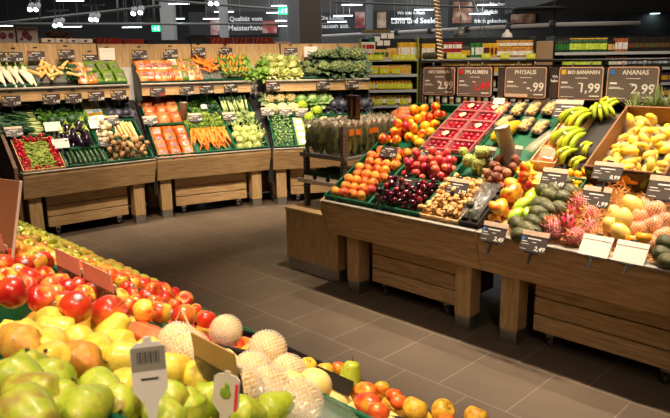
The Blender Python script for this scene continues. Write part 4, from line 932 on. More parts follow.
# ---- fifth column: dragon fruit, pepinos, the big box
DR = [(568,222,.105,K_dr,'unwrapped pink dragon fruit in front of the netted ones',20,.05),(555,228,.12,K_drn,'dragon fruit in a white-pink net left of the unwrapped one',70,.02),(575,236,.11,K_drn,'netted dragon fruit below the unwrapped one',130,.0),(582,203,.12,K_drn,'netted dragon fruit under the 1,99 sign, uppermost',60,.02),(592,214,.11,K_drn,'netted dragon fruit nearest the straw',100,.0),(590,227,.1,K_drn,'netted dragon fruit above the left white card',30,.0),(573,212,.1,K_dr,'dark pink dragon fruit behind the unwrapped one',50,-.01)]
for x, y, d, k, l, rz, z in DR: I(k, ISL, x, y, d, l, 'dragon fruit', z+.01, RZ(rz) @ RX(-60))
PP = [(632,205,.12,K_pp,'largest pale yellow pepino at the top of its heap',70,.03),(624,218,.105,K_pp,'round yellow pepino at the centre of the heap',10,.05),(611,225,.1,K_pp,'pale pepino at the left of the heap',100,.01),(620,232,.105,K_pp,'pale pepino above the gap between the white cards',80,.02),(615,214,.1,K_pp,'pepino half hidden behind the central one',40,.0),
      (633,240,.085,K_ka,'small orange persimmon at the right white card',0,.01),(644,238,.095,K_ka,'orange persimmon above the right white card',0,.02),
      (641,217,.1,K_ppn,'netted persimmon right of the large pepino',0,.01),(655,210,.11,K_ppn,'netted persimmon highest on the right',40,.03),(638,229,.095,K_ppn,'netted persimmon behind the small orange one',20,.0),(654,224,.1,K_ppn,'netted persimmon in the middle of the right group',60,.01),(668,220,.1,K_ppn,'netted persimmon at the right picture edge, upper',10,.01),(664,236,.1,K_ppn,'netted persimmon at the right picture edge, lower',50,.0),(650,243,.09,K_ppn,'netted persimmon low by the right white card',90,-.01),(628,212,.09,K_ppn,'netted persimmon tucked behind the pepinos',0,-.01),(643,205,.09,K_ppn,'netted persimmon behind the large pepino',70,0)]
for x, y, d, k, l, rz, z in PP: I(k, ISL, x, y, d, l, 'pepinos and persimmons', z+.01, RZ(rz) @ RX(-40))
# straw: nobody could count it
mst = mat('straw', [S(226,150,70), S(246,190,110)], .7, 20)
def straw(name, F, s0, s1, t0, t1, n, label, base=-.03, m=None, L=.09, up=.03):
    g = G(); c = math.hypot(1, F.k)
    for i in range(n):
        p = Vector((rnd(s0, s1), rnd(t0, t1)*c, base+rnd(0, up))); a = rnd(0, PI); l = L*rnd(.4, 1); b = rnd(-.02, .03)
        d = Vector((math.cos(a)*l/2, math.sin(a)*l/2, rnd(-.006, .012))); g.tube([p-d, p+Vector((0, 0, b*.4)), p+d], .0014, 3, 1.6)
    M = T(F.bed(0, 0)) @ F.M
    return ob(name, g.mesh(name, m or mst), None, M, label, 'packing straw', None, 'stuff')
straw('packing_straw', ISL, .47, 1.39, .03, .50, 1500, 'orange packing straw under the pepinos and netted persimmons', -.038, up=.05)
straw('packing_straw', ISL, .60, .74, .10, .50, 260, 'ridge of orange straw between the dragon fruit and the pepinos', -.01, up=.06)
straw('packing_straw', ISL, -.24, -.12, .36, .47, 170, 'pale straw tuft between the ginger and the passion fruit', -.01, mat('pale_straw', [S(216,200,150), S(236,224,180)], .7, 20), .06, .04)
ob('base_board', G().box((.23, .30, -.055), (.458, .62, .03)).mesh('base_board', woodl, smooth=False), None, T(ISL.bed(.936, .02)) @ ISL.M, 'pale wooden tray base at the right picture edge', 'tray')
for i, (x, y) in enumerate(((667,243),(663,254),(669,262))): I(K_av, ISL, x, y, .11, f"green avocado at the right picture edge, {CRD[i]} from the top", 'avocados at the right edge', .02, RZ(80) @ RX(90))
# big fruit box
bx = crate(ISL, .455, .925, .53, 1.13, 'open brown fruit box with printed front full of wrapped yellow fruit', mat('brown_cardboard', [S(126,88,56), S(150,108,70)], .8, 4), h=.17, top=.115, wall=.01, name='fruit_box', grp=None, slots=False, cat='box', rim=.006)
g = G(); g.box((.235, -.0035, .03), (.46, .003, .15)); bp = ob('printed_front', g.mesh('printed_front', mat('dark_box_print', [S(40,32,26), S(60,46,34)], .5, 5), smooth=False), bx)
g = G(); 
for (x, z, rx, rz) in ((.20,.04,.055,.024),(.25,.05,.03,.035),(.15,.03,.035,.016),(.29,.035,.03,.014),(.22,.015,.03,.016)): g.ball((x, -.0065, z), (rx, .002, rz), 12, 6)
ob('fruit_print', g.mesh('fruit_print', mat('orange_print', [S(230,140,30), S(244,176,50)], .5, 20)), bp)
g = G()
for (x, z, a) in ((.36,.06,20),(.39,.02,-30),(.33,-.0,60),(.41,.075,80),(.07,.05,140)): g.leaf((x, -.007, z), (math.cos(math.radians(a)), 0, math.sin(math.radians(a))), (0, -1, 0), .07, .03, 0, 4, 0, th=.001)
ob('leaf_print', g.mesh('leaf_print', mat('leaf_print', [S(90,120,30), S(130,150,50)], .5, 20)), bp)
ob('printed_edge', G().box((.452, -.006, .03), (.012, .003, .15)).mesh('printed_edge', mcit, smooth=False), bp)
mcb2 = mat('baby_pineapple_wrap', [S(236,190,40), S(250,222,110), S(255,240,200)], .3, 9, rand=.3)
K_yb = Kind('wrapped_yellow_fruit', 'fruit', G().tube([(-.1, -.7, -.1), (.05, -.45, .0), (.12, 0, .05), (.05, .45, 0), (-.1, .7, -.1)], [.12, .3, .36, .3, .1], 8).mesh('wrapped_yellow_fruit', mat('yellow_fruit_skin', [S(240,196,30), S(250,220,70)], .3, 3, rand=.3)), [('clear_wrap', G().ball((0, .1, 0), (.5, .62, .46), 12, 8, noi=.4, ns=5).mesh('wrap', mclear2), [], 'crinkled clear wrapping')])
H = heap(.47, .912, .55, 1.11, .033, 75, ISL.k, 6); lb = rowlabels(H, 'wrapped yellow fruit in the box', ISL, .08)
for (s, t, h, q), l in zip(H, lb): K_yb.put(on(ISL, s, t, h-.045, tiltR(90), q*2.1), l, 'wrapped yellow fruit')
for x, y, s, l in ((632,118,1.0,'pineapple behind the fruit box, left of two'),(655,116,1.15,'pineapple behind the fruit box, taller right one'),(668,121,1.1,'pineapple cut by the right picture edge'),(643,120,.9,'small pineapple between the two behind the box')):
    q = ISL.at(x, y, 0); K_pi.put(T(ISL.pt(q[0], 1.185, 1.25)) @ SCL(s), l, 'pineapples')
K_pi.put(T(ISL.bed(1.02, .70, -.08)) @ SCL(.8), 'baby pineapple crown sticking up behind the right sign', 'pineapples')
crate(ISL, *C[5], .53, 1.13, 'green plastic crate of orange fruit right of the big fruit box', h=.08)
pile_heap(K_ci, ISL, .96, 1.38, .55, 1.1, .03, 60, 'orange fruit right of the big fruit box', 'orange fruit at the right edge', -.05, numbered=False)
# ---- small signs of the island
for a in ((387,157,'2,99','small sign 2,99 between peaches and nectarines, left',{}),(427,160,'2,99','small sign 2,99 between the nectarines and the red punnets',{'chip':yel}),(404,189,'1,99','small sign 1,99 on the rim behind the dark plums',{}),(455,194,'5,90','small sign 5,90 with beige header above the ginger',{'chip':yel}),
          (482,161,'1,00','small pale sign 1,00 below the red punnets',{}),(508,160,'0,99','small sign with blue mark left of the grey tube',{'chip':blu}),(551,187,'2,49','small sign 2,49 tilted below the dried fruit bags',{}),(605,180,'0,99','brown sign 0,99 on the front of the fruit box',{}),(593,207,'1,99','small sign 1,99 hanging under the box front sign',{}),(491,242,'2,49','front edge sign 2,49 with blue mark, left of two',{'chip':blu}),(531,252,'2,49','front edge sign 2,49 with blue mark, right of two',{'chip':blu})):
    sign(ISL, a[0], a[1], a[2], a[3], lift=.15 if a[0] == 605 else .05 if a[1] < 230 else .0, flap=a[0] > 430, key=str(a[0]), **({'w': .165, 'h': .125} if a[1] > 230 or a[0] in (551, 593) else {'w': .17, 'h': .11}), **a[4])
sign(ISL, 664, 200, '2,99', 'sign for baby pineapples at the right picture edge', lift=.05, key='bp')
sign(ISL, 592, 256, '', 'blank white card on the island front edge, left of two', lift=-.0, tilt=38, blank=True, w=.165, h=.125)
sign(ISL, 627, 263, '', 'blank white card on the island front edge, right of two', lift=-.0, tilt=38, blank=True, key='b2', w=.165, h=.125)
sign(ISL, 498, 104, '', 'small pale card under the physalis packs', lift=.03, blank=True, key='b3', w=.1, h=.05)
sign(ISL, 565, 118, '1,19', 'small sign under the bananas price board', lift=.05, key='b4')
# ---- big price boards on their rail
TB = 1.27
rr = ob('sign_rail', None, None, T(ISL.O) @ ISL.V, 'black rail with perforated steel uprights holding the big price boards', 'rail')
ob('rail_bar', G().tube([(-1.44, TB+.01, 1.785), (1.4, TB+.01, 1.785)], .011, 8).mesh('bar', black), rr)
ob('rail_bar', G().tube([(-1.44, TB+.03, 1.745), (1.4, TB+.03, 1.745)], .007, 8).mesh('bar', black), rr)
for s in (-1.43, .19, 1.38):
    u = ob('upright', G().box((s, TB+.04, .95), (.04, .03, 1.7 if s < 0 else 1.69)).mesh('upright', gsteel, smooth=False), rr)
    g = G()
    for i in range(30): g.box((s, TB+.022, .9+i*.03), (.012, .008, .016))
    ob('slots', g.mesh('slots', black, smooth=False), u)
ob('top_box', G().box((-1.30, TB+.03, 1.835), (.24, .05, .06), bev=.01).mesh('box', mat('olive_box', S(70,74,52), .6)), rr)
mface = mat('board_face', [S(104,93,86), S(120,108,99)], .45, 3); mrim = mat('salmon_rim', S(226,176,150), .5)
def rrect(w_, h_, r, n=5):
    P = []
    for cx, cy, a0 in ((w_/2-r, h_/2-r, 0), (-w_/2+r, h_/2-r, 90), (-w_/2+r, -h_/2+r, 180), (w_/2-r, -h_/2+r, 270)):
        for i in range(n+1): a = math.radians(a0+90*i/n); P.append((cx+r*math.cos(a), cy+r*math.sin(a)))
    return P
def board(s, name, price, label, col=white, w_=.33, h_=.235, chip=None, tilt=0, small=None, faces=True, tb=0, zc=1.62):
    r = ob('price_board', None, None, T(ISL.pt(s, TB-.02+tb, zc)) @ ISL.V @ RX(90-tilt), label, 'price board', 'big price boards')
    ob('back_plate', G().prism(rrect(w_+.022, h_+.022, .025), -.012, -.004, 'z').mesh('back_plate', black, smooth=False), r)
    ob('frame', G().prism(rrect(w_, h_, .02), -.004, .001, 'z').mesh('frame', mrim, smooth=False), r)
    fc = ob('face', G().prism(rrect(w_-.014, h_-.014, .016), .001, .003, 'z').mesh('face', mface, smooth=False), r)
    ob('product_name', T0(text(name, .044 if len(name) < 10 else .036, white), (.02 if chip else .0, h_*.33, .0035)), fc)
    ob('price', T0(text(price, .092, col, 'RIGHT', shear=.05), (w_*.45, -h_*.15, .0035)), fc)
    g = G()
    for (x, y, l, b) in ((.02,.16,.28,.02),(-.36,.02,.14,.05),(.0,.0,.08,.03),(-.33,-.1,.22,.018),(-.3,-.14,.3,.018),(.33,-.38,.22,.035),(-.28,-.42,.3,.012)): g.box((x*w_, y*h_, .0035), (l*w_, b*h_, .001))
    ob('small_print', g.mesh('small_print', white, smooth=False), fc)
    if chip: ob('corner_mark', G().box((-w_*.39, h_*.34, .004), (.034, .034, .002)).mesh('mark', chip, smooth=False), fc)
    if small: ob('beige_strip', G().box((-w_*.2, -h_*.42, .004), (w_*.55, h_*.1, .002)).mesh('strip', card_l, smooth=False), fc)
    for x in (-.1, .1): ob('hook', G().tube([(x*w_*2, h_/2, -.006), (x*w_*2, h_/2+.04, -.012)], .006, 6).mesh('hook', gsteel), r)
board(-1.21, 'NEKTARINEN', '2.99', 'big price board NEKTARINEN 2.99, leftmost')
board(-.855, 'PFLAUMEN', '1,49', 'big price board PFLAUMEN with red price 1,49', redp, chip=redp)
board(-.395, 'PHYSALIS', '-.99', 'big price board PHYSALIS -.99 above the physalis packs', small=1, w_=.35)
board(.045, 'BIO BANANEN', '1,99', 'big price board BIO BANANEN 1,99 above the bananas', chip=yel)
board(.41, 'ANANAS', '2,99', 'big price board ANANAS 2,99 above the pineapples', chip=blu, w_=.345)
board(.80, 'MANGO', '1,49', 'big price board mostly cut by the right picture edge', w_=.345) if False else None
for s, w_, tx, l in ((-.62, .07, '', 'narrow dark board between the plum and physalis boards'), (-.165, .11, 'Wir\nhaben', 'dark board reading Wir between the physalis and banana boards')):
    r = ob('dark_board', G().box((0, 0, -.005), (w_, .23, .006)).mesh('board', card_d, smooth=False), None, T(ISL.pt(s, TB+.012, 1.62)) @ ISL.V @ RX(90), l, 'sign')
    if tx: ob('lettering', T0(text(tx, .03, white), (0, .03, 0)), r)
# ---------------------------------------------------------------- near display
NC = [(-1.095, -.636), (-.630, -.17), (-.164, .296), (.304, .762), (.77, 1.228), (1.236, 1.69), (1.70, 2.16), (2.17, 2.63), (2.64, 3.09)]
for i, (a, b) in enumerate(NC):
    d = ['at the bottom edge under the green pears','under the yellow pears','under the large red apple','of red apples in front','of red and yellow apples','with the salmon sign backs','of small yellow-green apples','far along the near display','at the far end of the near display'][i]
    m = black if i < 3 else greenp
    crate(NEAR, a, b, .03, .60, ('black' if i < 3 else 'green')+' plastic crate '+d+', aisle side', m, h=.12, grp=('black' if i < 3 else 'green')+' crates of the near display', slots=False)
    crate(NEAR, a, b, .62, 1.19, 'green plastic crate '+d+', staff side', greenp, h=.15 if i < 1 else .12, top=.035 if i < 1 else .012, grp='green crates of the near display', slots=False)
CAM = Vector((0, 0, CH)); PL = []
def hero(k, x, y, px, label, R=None, dmin=.05, dmax=.115, group=None, parts=True, long=1.0, lift=.04):
    """a fruit whose middle is seen at x, y with apparent width px; it lies on the heap along that sight line at the size fruit have"""
    d = ray(x, y); dn = d.normalized(); q = px/640*1.0
    s, t = NEAR.at(x, y, .03); 
    if t < .045:                                                           # the row along the aisle edge
        l = (NEAR.O.dot(NEAR.b)+.045)/d.dot(NEAR.b); p = CAM + d*l
    else: s, t = NEAR.at(x, y, lift); p = NEAR.bed(s, t, lift)
    D = min(dmax, max(dmin, (p-CAM).dot(cf)*px/FPX))
    PL.append((p, D*.5*(1.0 if long == 1 else 1.05)))
    M = T(p) @ NEAR.M @ (R or tiltR(60)) @ SCL(D)
    return k.put(M, label, group or k.name+'s on the near display', parts)
RN = 'on the near display'
def L(r1, r2=0, r3=0): return RZ(r3) @ RX(r1) @ RY(r2)
# big and middle apples
AP = [(12,292,31,K_red,'large red apple at the left picture edge'),(41,299,27,K_red,'orange-red apple right of the large edge apple'),(76,307,33,K_ry,'yellow apple with a red blush left of the largest red apple'),(110,313,36,K_red,'largest red apple, near the centre of the near display'),(62,303,24,K_ry,'yellow-orange apple behind the blushed yellow one'),(84,296,22,K_ry,'pale yellow apple above the blushed one'),
 (50,287,20,K_red,'pink-red apple above the orange-red one'),(70,288,20,K_red,'pink-red apple below the first salmon sign'),(24,264,22,K_ry,'orange apple left of the first salmon sign'),(3,265,22,K_ry,'yellow apple cut by the left picture edge'),(12,250,18,K_ry,'orange apple in the shade of the left card'),(22,253,17,K_ry,'yellow-orange apple near the left edge'),(38,262,18,K_ry,'orange-yellow apple beside the salmon sign'),(45,276,18,K_ry,'red-orange apple under the salmon sign'),(5,279,20,K_ry,'yellow apple above the large edge apple'),(30,279,20,K_red,'red apple above the orange-red one'),
 (129,306,20,K_red,'red apple right of the largest one'),(144,311,24,K_ry,'orange-red apple with a bright flank, second right of the largest'),(160,312,25,K_ry,'yellow-red apple showing its dimple in the front row'),(184,316,25,K_red,'red apple with yellow cheek, second from the right end of the row'),(206,319,20,K_red,'deep red apple at the right end of the row'),(165,299,16,K_red,'small red apple on the aisle edge above the dimpled one'),(146,296,16,K_red,'shiny red apple on the aisle edge with a sticker'),(133,295,15,K_red,'red apple on the aisle edge under a sticker'),(127,288,13,K_ry,'red-yellow apple right of the second salmon sign'),(122,282,12,K_yg,'small yellow apple at the aisle edge'),(120,297,18,K_ry,'orange apple behind the largest red one'),(136,303,17,K_ry,'yellow-orange apple behind the bright-flanked one'),(175,305,14,K_red,'red apple half hidden on the aisle edge'),(195,311,15,K_ry,'yellow-red apple behind the deep red end one'),(154,302,15,K_red,'small red apple between the sticker apples'),
 (68,265,13,K_ry,'red-yellow apple behind the first salmon sign'),(76,274,14,K_ry,'yellow-red apple below the gap of the two signs'),(83,263,13,K_yg,'yellow apple on the aisle edge left of the second sign'),(90,268,13,K_yg,'yellow apple just left of the second salmon sign'),(68,276,15,K_red,'red apple right under the first salmon sign'),(76,254,11,K_yg,'small yellow apple on the aisle edge'),(95,262,10,K_yg,'tiny yellow apple on the aisle edge'),(80,285,17,K_red,'red apple left of the second sign foot'),(92,291,18,K_ry,'yellow-red apple under the second sign'),(60,281,16,K_ry,'yellow-red apple among the pink ones'),(20,273,18,K_ry,'orange apple above the edge pile'),(56,296,18,K_red,'red apple between the two large ones'),(26,288,16,K_red,'dark red apple wedged behind the large edge apple')]
for x, y, px, k, l in AP: hero(k, x, y, px*1.04, l, dmax=.11, lift=.075 if px >= 30 else .055 if px >= 24 else .04)
YG = [(10,232,12),(15,240,13),(27,236,12),(35,240,12),(28,245,12),(50,243,14),(53,249,13),(38,252,13),(62,254,14),(68,257,13),(20,231,10),(43,236,11),(45,246,12),(60,247,11),(12,247,14),(33,230,9),(25,227,8),(14,225,8),(74,259,10),(32,258,13)]
YN = ['second row left end','at the left card','left of centre top','centre top','centre','right top with dimple','right middle','lower centre','right lower','right lowest','upper left','upper right','middle right','right edge upper','lowest left','farthest right of the back','farthest middle','farthest left','nearest the aisle edge','lowest centre']
for (x, y, px), n in zip(YG, YN): hero(K_yg, x, y, px, 'small yellow-green apple in the far heap, '+n, dmax=.08, group='small yellow-green apples')
# pears
PE = [(18,335,34,K_py,L(100,20,-70),'long yellow pear at the left picture edge with its stem to the right',1.5),(47,321,27,K_py,L(95,0,-95),'yellow pear with a dark stem below the apples',1),(84,326,31,K_py,L(60,0,60),'round yellow pear under the blushed apple',1),(80,342,25,K_py,L(95,0,80),'yellow pear left of centre',1),(94,348,26,K_py,L(95,0,-100),'yellow pear lying above the russet one',1),(108,338,26,K_py,L(20,0,0),'small yellow pear with a purple sticker',1),(48,345,28,K_py,L(90,0,-120),'yellow pear with a white sticker',1),(27,346,27,K_bo,L(90,0,100),'orange russet pear above the green crate rim',1),(88,362,24,K_bo,L(90,0,95),'russet pear lying on the green rim, stem left',1.3),(52,360,24,K_py,L(120,0,30),'yellow pear at the corner of the green rim',1),(115,358,25,K_py,L(70,0,-40),'yellow pear left of the white tag',1),(125,345,22,K_py,L(90,0,120),'yellow pear behind the white tag',1),(168,370,25,K_py,L(75,0,20),'yellow pear right of the white tag',1),(198,378,26,K_py,L(90,0,100),'knobbly yellow pear below the dark sign',1),(126,389,28,K_py,L(110,0,40),'yellow pear at the foot of the white tag',1),(150,352,20,K_py,L(90,0,60),'yellow pear half hidden by the white tag',1),(66,333,20,K_py,L(90,0,150),'yellow pear wedged between the stems',1),
 (28,368,38,K_pg,L(150,0,20),'green-yellow pear standing blossom end up inside the rim corner',1),(11,377,30,K_pg,L(100,0,-60),'green pear with a dark blossom end at the left edge',1),(93,388,34,K_pg,L(92,0,-80),'large green pear lying across the green crate',1),(56,383,26,K_pg,L(92,0,90),'green pear left of the large lying one',1),(60,402,26,K_pg,L(190,0,0),'green pear showing its blossom end',1),(84,414,32,K_pg,L(75,0,40),'brown-green pear at the bottom edge',1),(18,410,44,K_pg,L(95,0,-75),'large green-brown pear in the bottom left corner',1),(211,397,26,K_pg,L(190,20,0),'yellow-green pear showing a dark blossom end by the printed tag',1),(188,404,25,K_pg,L(150,0,-30),'bright green pear with its neck up at the bottom edge',1.2),(172,401,24,K_pg,L(90,0,60),'green pear right of the tag foot',1),(270,411,26,K_pg,L(60,0,0),'bright green pear at the bottom edge right of the printed tag',1),(45,398,26,K_pg,L(95,0,140),'green pear among the bottom left group',1),(120,408,28,K_pg,L(95,0,60),'green pear at the bottom edge left of the tag',1),(150,412,24,K_pg,L(90,0,-60),'green pear at the foot of the tag',1),(240,414,24,K_pg,L(90,0,0),'green pear between the tag and the bright green one',1)]
for x, y, px, k, R, l, lg in PE: hero(k, x, y, px, l, R, dmax=.085, group='pears on the near display')
# netted nashi pears and bare ones
for x, y, px, k, l in ((267,350,40,K_nan,'largest pale pear in a white foam net'),(178,342,30,K_nan,'netted pear left of the dark sign'),(226,331,32,K_nan,'netted pear behind the brown sign header'),(190,352,24,K_nan,'low netted pear beside the left one'),(252,372,34,K_nan,'netted pear right of the dark sign'),(288,372,34,K_nan,'netted pear with its pale top bare'),(268,388,32,K_nan,'netted pear above the cellophane'),(290,392,28,K_na,'bare pale yellow pear in the middle'),(314,386,30,K_na,'bare pale yellow pear at the right of the netted ones'),(238,392,28,K_nan,'netted pear behind the printed tag'),(300,402,26,K_nan,'netted pear at the cellophane edge')):
    hero(k, x, y, px, l, L(30, 20, 0), dmin=.08, dmax=.105, group='pale pears with foam nets')
for x, y, px, k, l, R in ((308,366,18,K_qu,'brown-green fruit behind the black divider, left',None),(325,371,16,K_qu,'brown-green fruit behind the black divider, right',None),(351,380,23,K_pg,'small yellow pear standing with its stem up',L(-20)),(366,391,24,K_ma,'red mango above the yellow-red one',L(95,0,85)),(368,404,30,K_ma,'large yellow-red mango at the bottom edge',L(95,0,80)),(394,396,20,K_ma,'small orange-green mango beside the yellow-red one',L(95,0,60)),(400,402,17,K_ma,'orange mango wedged behind the golden fruit',L(80)),(415,409,27,K_qu,'golden round fruit, left of three',None),(443,411,25,K_qu,'golden round fruit, middle of three',None),(476,417,25,K_qu,'golden round fruit at the bottom edge, right of three',None),(340,368,14,K_ma,'red mango tip behind the small pear',L(90)),(383,388,14,K_ma,'orange mango behind the red one',L(90)),(380,412,24,K_ma,'orange mango at the bottom edge',L(90))):
    hero(k, x, y, px, l, R, dmax=.11, group='mangoes and golden fruit '+RN)
# lower layer: the fruit that show largest are things, the rest of a sort is one pile
PEND = []
def fill(k, s0, s1, t0, t1, d, label, group, top=.0, sc=1.0, flat=False, key='apple'):
    for (s, t, r_, c_) in lattice(s0, s1, t0, t1, d, NEAR.k, .3):
        r = d*.5*rnd(.92, 1.0); h = top; base = NEAR.bed(s, t, 0)
        for it in range(12):
            p = base + NEAR.n*h
            if all((p-q).length > (r+rq)*.9 for q, rq in PL): break
            h -= .008
        if h < -.11+r or h < top-.06: continue
        PL.append((p, r)); kk = random.choice(k) if isinstance(k, list) else k
        M = T(p) @ NEAR.M @ ((RZ(rnd(0, 360)) @ RX(rnd(75, 105))) if flat else tiltR(90)) @ SCL(2*r*sc)
        PEND.append(((p-CAM).length + (.6 if h < -.045 else 0), key, kk, M, label, group))
fill([K_red, K_ry, K_ry], -.14, .70, .05, .62, .088, 'red and yellow apple in the lower layer behind the aisle edge', 'apples in the lower layer', -.035)
fill([K_red, K_ry, K_ry], .70, 1.62, .05, .62, .084, 'red and yellow apple beyond the salmon signs', 'apples beyond the signs', .02)
fill([K_ry, K_red], -.22, .6, .64, 1.17, .09, 'red and yellow apple in the lower layer at the staff side', 'apples in the lower layer', -.03)
fill([K_ry, K_red], .6, 1.62, .64, 1.17, .086, 'yellow-red apple at the left behind the signs', 'apples behind the signs', .02)
fill(K_yg, 1.64, 3.05, .05, 1.17, .08, 'small yellow-green apple under the far heap', 'yellow-green apples under the far heap', .02)
fill(K_py, -.61, -.26, .62, 1.17, .078, 'yellow pear in the lower layer', 'yellow pears in the lower layer', -.03, .85, True, 'pear')
fill(K_pg, -1.07, -.63, .62, 1.17, .078, 'green pear in the lower layer', 'green pears in the lower layer', -.02, .85, True, 'pear')
fill(K_na, -1.07, -.17, .30, .6, .085, 'pale pear in the lower layer', 'pale pears in the lower layer', -.02, key='pear')
fill([K_qu, K_ma], -1.07, -.17, .05, .29, .09, 'golden fruit in the lower layer', 'golden fruit in the lower layer', -.01, key='gold')
PEND.sort(key=lambda q: q[0]); cnt = {'apple': len(AP)+len(YG), 'pear': 0, 'gold': 0}; rest = G()
for D, key, kk, M, label, group in PEND:
    cnt[key] += 1
    if cnt[key] <= 295: kk.put(M, label, group, False)
    else: rest.X = M; rest.ball((0, 0, 0), (.49, .49, .45), 10, 7)
if rest.v: ob('apple_pile', rest.mesh('apple_pile', myg), None, None, 'far part of the apple heap below the yellow-green apples', 'apples', None, 'stuff')
# red netted tray, black divider, signs seen from behind, tags
rt = ob('red_net_bag', pillow(.16, .075, .05, mat('red_net_film', [S(220,50,40), S(240,110,70), S(246,160,90)], .3, 5, coat=.4), 'red_net_bag'), None, T(NEAR.bed(*NEAR.at(152, 338, .01), .01)) @ NEAR.M @ RZ(-8) @ SCL(1), 'red film bag of peaches below the red apple row', 'bag of fruit')
ob('tie_string', G().tube([(-.05, -.06, .0), (-.06, -.05, .05), (-.03, -.03, .08), (.0, -.04, .05), (.02, -.05, .0)], .0025, 6).mesh('string', woodl), rt)
def psign(x, y, lift, label, yaw=0, tilt=20, w_=.2, h_=.14, hd=card_l, key=''):
    """a price sign facing the aisle, seen from behind"""
    s, t = NEAR.at(x, y, lift); k = smallsign('1,99', w=w_, h=h_)
    r = k.put(T(NEAR.bed(s, t, lift)) @ NEAR.V @ RZ(yaw) @ RX(90-tilt), label, 'price signs seen from behind'); 
    [bpy.data.objects.remove(c) for c in list(r.children) if c.name.startswith('clip_foot')]
    ob('folded_flap', G().box((0, h_*1.1, -.006), (w_*1.0, h_*.85, .003)).mesh('flap', hd, smooth=False), r)
    ob('holder_pocket', G().box((0, h_*.36, -.007), (w_*.98, h_*.7, .004)).mesh('pocket', mat('clear_pocket', S(70,64,60), .1, alpha=.75, spec=.9), smooth=False), r)
    return r
msal = mat('salmon_flap', [S(222,146,120), S(232,160,134)], .55, 4)
psign(73, 284, .03, 'salmon-backed price sign in the far apples, left of two', 0, 2, .15, .06, msal)
psign(104, 300, .03, 'salmon-backed price sign in the apples, right of two', 0, 4, .16, .06, msal)
psign(222, 384, .05, 'dark glossy price sign with brown flap among the netted pears', 0, 6, .108, .048, mat('brown_flap', [S(176,136,84), S(190,150,96)], .55, 4))
psign(2, 262, .03, 'salmon-backed price sign at the left picture edge', 0, 5, .13, .06, msal)
# black divider card between nets and mangoes
ob('divider', G().box((0, 0, .01), (.13, .004, .04)).mesh('divider', black, smooth=False), None, T(NEAR.bed(*NEAR.at(330, 384, .02), .02)) @ NEAR.M @ RZ(8), 'black plastic divider between the pale pears and the mangoes', 'divider')
# tags
def tag(x, y, h_, w_, label, mats, lean, yaw, pic=False, lift=.03):
    s, t = NEAR.at(x, y, lift); M = T(NEAR.bed(s, t, lift)) @ RZ(yaw) @ RX(90-lean)
    r = ob('price_tag', None, None, M, label, 'tag')
    P = [(-w_*.12, 0), (w_*.12, 0), (w_*.2, h_*.2), (w_*.5, h_*.36), (w_*.5, h_*.86), (w_*.34, h_*.93), (w_*.16, h_*.94), (w_*.1, h), (-w_*.1, h), (-w_*.16, h_*.94), (-w_*.34, h_*.93), (-w_*.5, h_*.86), (-w_*.5, h_*.36), (-w_*.2, h_*.2)] if False else [(-w_*.12, 0), (w_*.12, 0), (w_*.2, h_*.2), (w_*.5, h_*.36), (w_*.5, h_*.86), (w_*.34, h_*.93), (w_*.14, h_*.94), (w_*.1, h_), (-w_*.1, h_), (-w_*.14, h_*.94), (-w_*.34, h_*.93), (-w_*.5, h_*.86), (-w_*.5, h_*.36), (-w_*.2, h_*.2)]
    b = ob('tag_body', G().prism(P, -.001, .001, 'z').mesh('body', mats[0], smooth=False), r)
    g = G()
    if pic:
        g.ball((0, h_*.6, .0015), (w_*.22, h_*.12, .001), 14, 6); g.ball((w_*.05, h_*.73, .0015), (w_*.1, h_*.08, .001), 10, 6); ob('pear_picture', g.mesh('picture', mats[1]), b)
        ob('red_stripe', G().box((w_*.42, h_*.55, .0015), (w_*.1, h_*.5, .001)).mesh('stripe', redp, smooth=False), b)
    else:
        ob('grey_panel', G().box((0, h_*.74, .0012), (w_*.96, h_*.28, .0006)).mesh('grey_panel', mats[1], smooth=False), b)
        for i in range(9): g.box((-w_*.3+i*w_*.075, h_*.76, .0018), (w_*(.02+.02*(i % 2)), h_*.14, .0006))
        ob('barcode', g.mesh('barcode', dark, smooth=False), b)
        ob('small_print', G().box((0, h_*.5, .0015), (w_*.5, h_*.02, .0008)).mesh('print', dark, smooth=False), b)
    return r
tag(153, 419, .086, .034, 'white plastic tag with a grey barcode panel standing in the pears', (blankc, mat('grey_panel', S(150,144,130), .5)), 6, 15, lift=.05)
tag(224, 425, .062, .034, 'tag with a green pear picture and a red edge at the bottom', (mat('pale_tag', [S(200,186,170), S(220,206,190)], .4, 9), mgl), 12, -25, True, lift=.05)
# cellophane bag at the bottom
ob('cellophane_bag', pillow(.2, .13, .05, mclear2, 'cellophane'), None, T(NEAR.bed(*NEAR.at(296, 412, .04), .05)) @ NEAR.M @ RZ(20), 'crinkled clear cellophane bag at the bottom edge', 'bag')
# brown card leaning at the left picture edge
lc = ob('card_sign', None, None, T(atY(-6, 258, 1.9)) @ RZ(20) @ RY(12), 'large tan card leaning upright at the left picture edge', 'sign')
ob('card_sheet', G().box((0, 0, .12), (.1, .006, .26)).mesh('sheet', mat('tan_card', [S(140,98,62), S(160,118,80)], .6, 3), smooth=False), lc)
ob('card_edge', G().box((.052, -.004, .12), (.008, .012, .262)).mesh('edge', blankc, smooth=False), lc)
# ---------------------------------------------------------------- wall displays, lower beds
FL = -.082
A = [(.015, .43), (.44, .87), (.88, 1.40)]; B = [(.015, .46), (.47, .96), (.97, 1.40)]; Cc = [(.015, .30), (.31, .62), (.63, 1.02), (1.03, 1.40)]
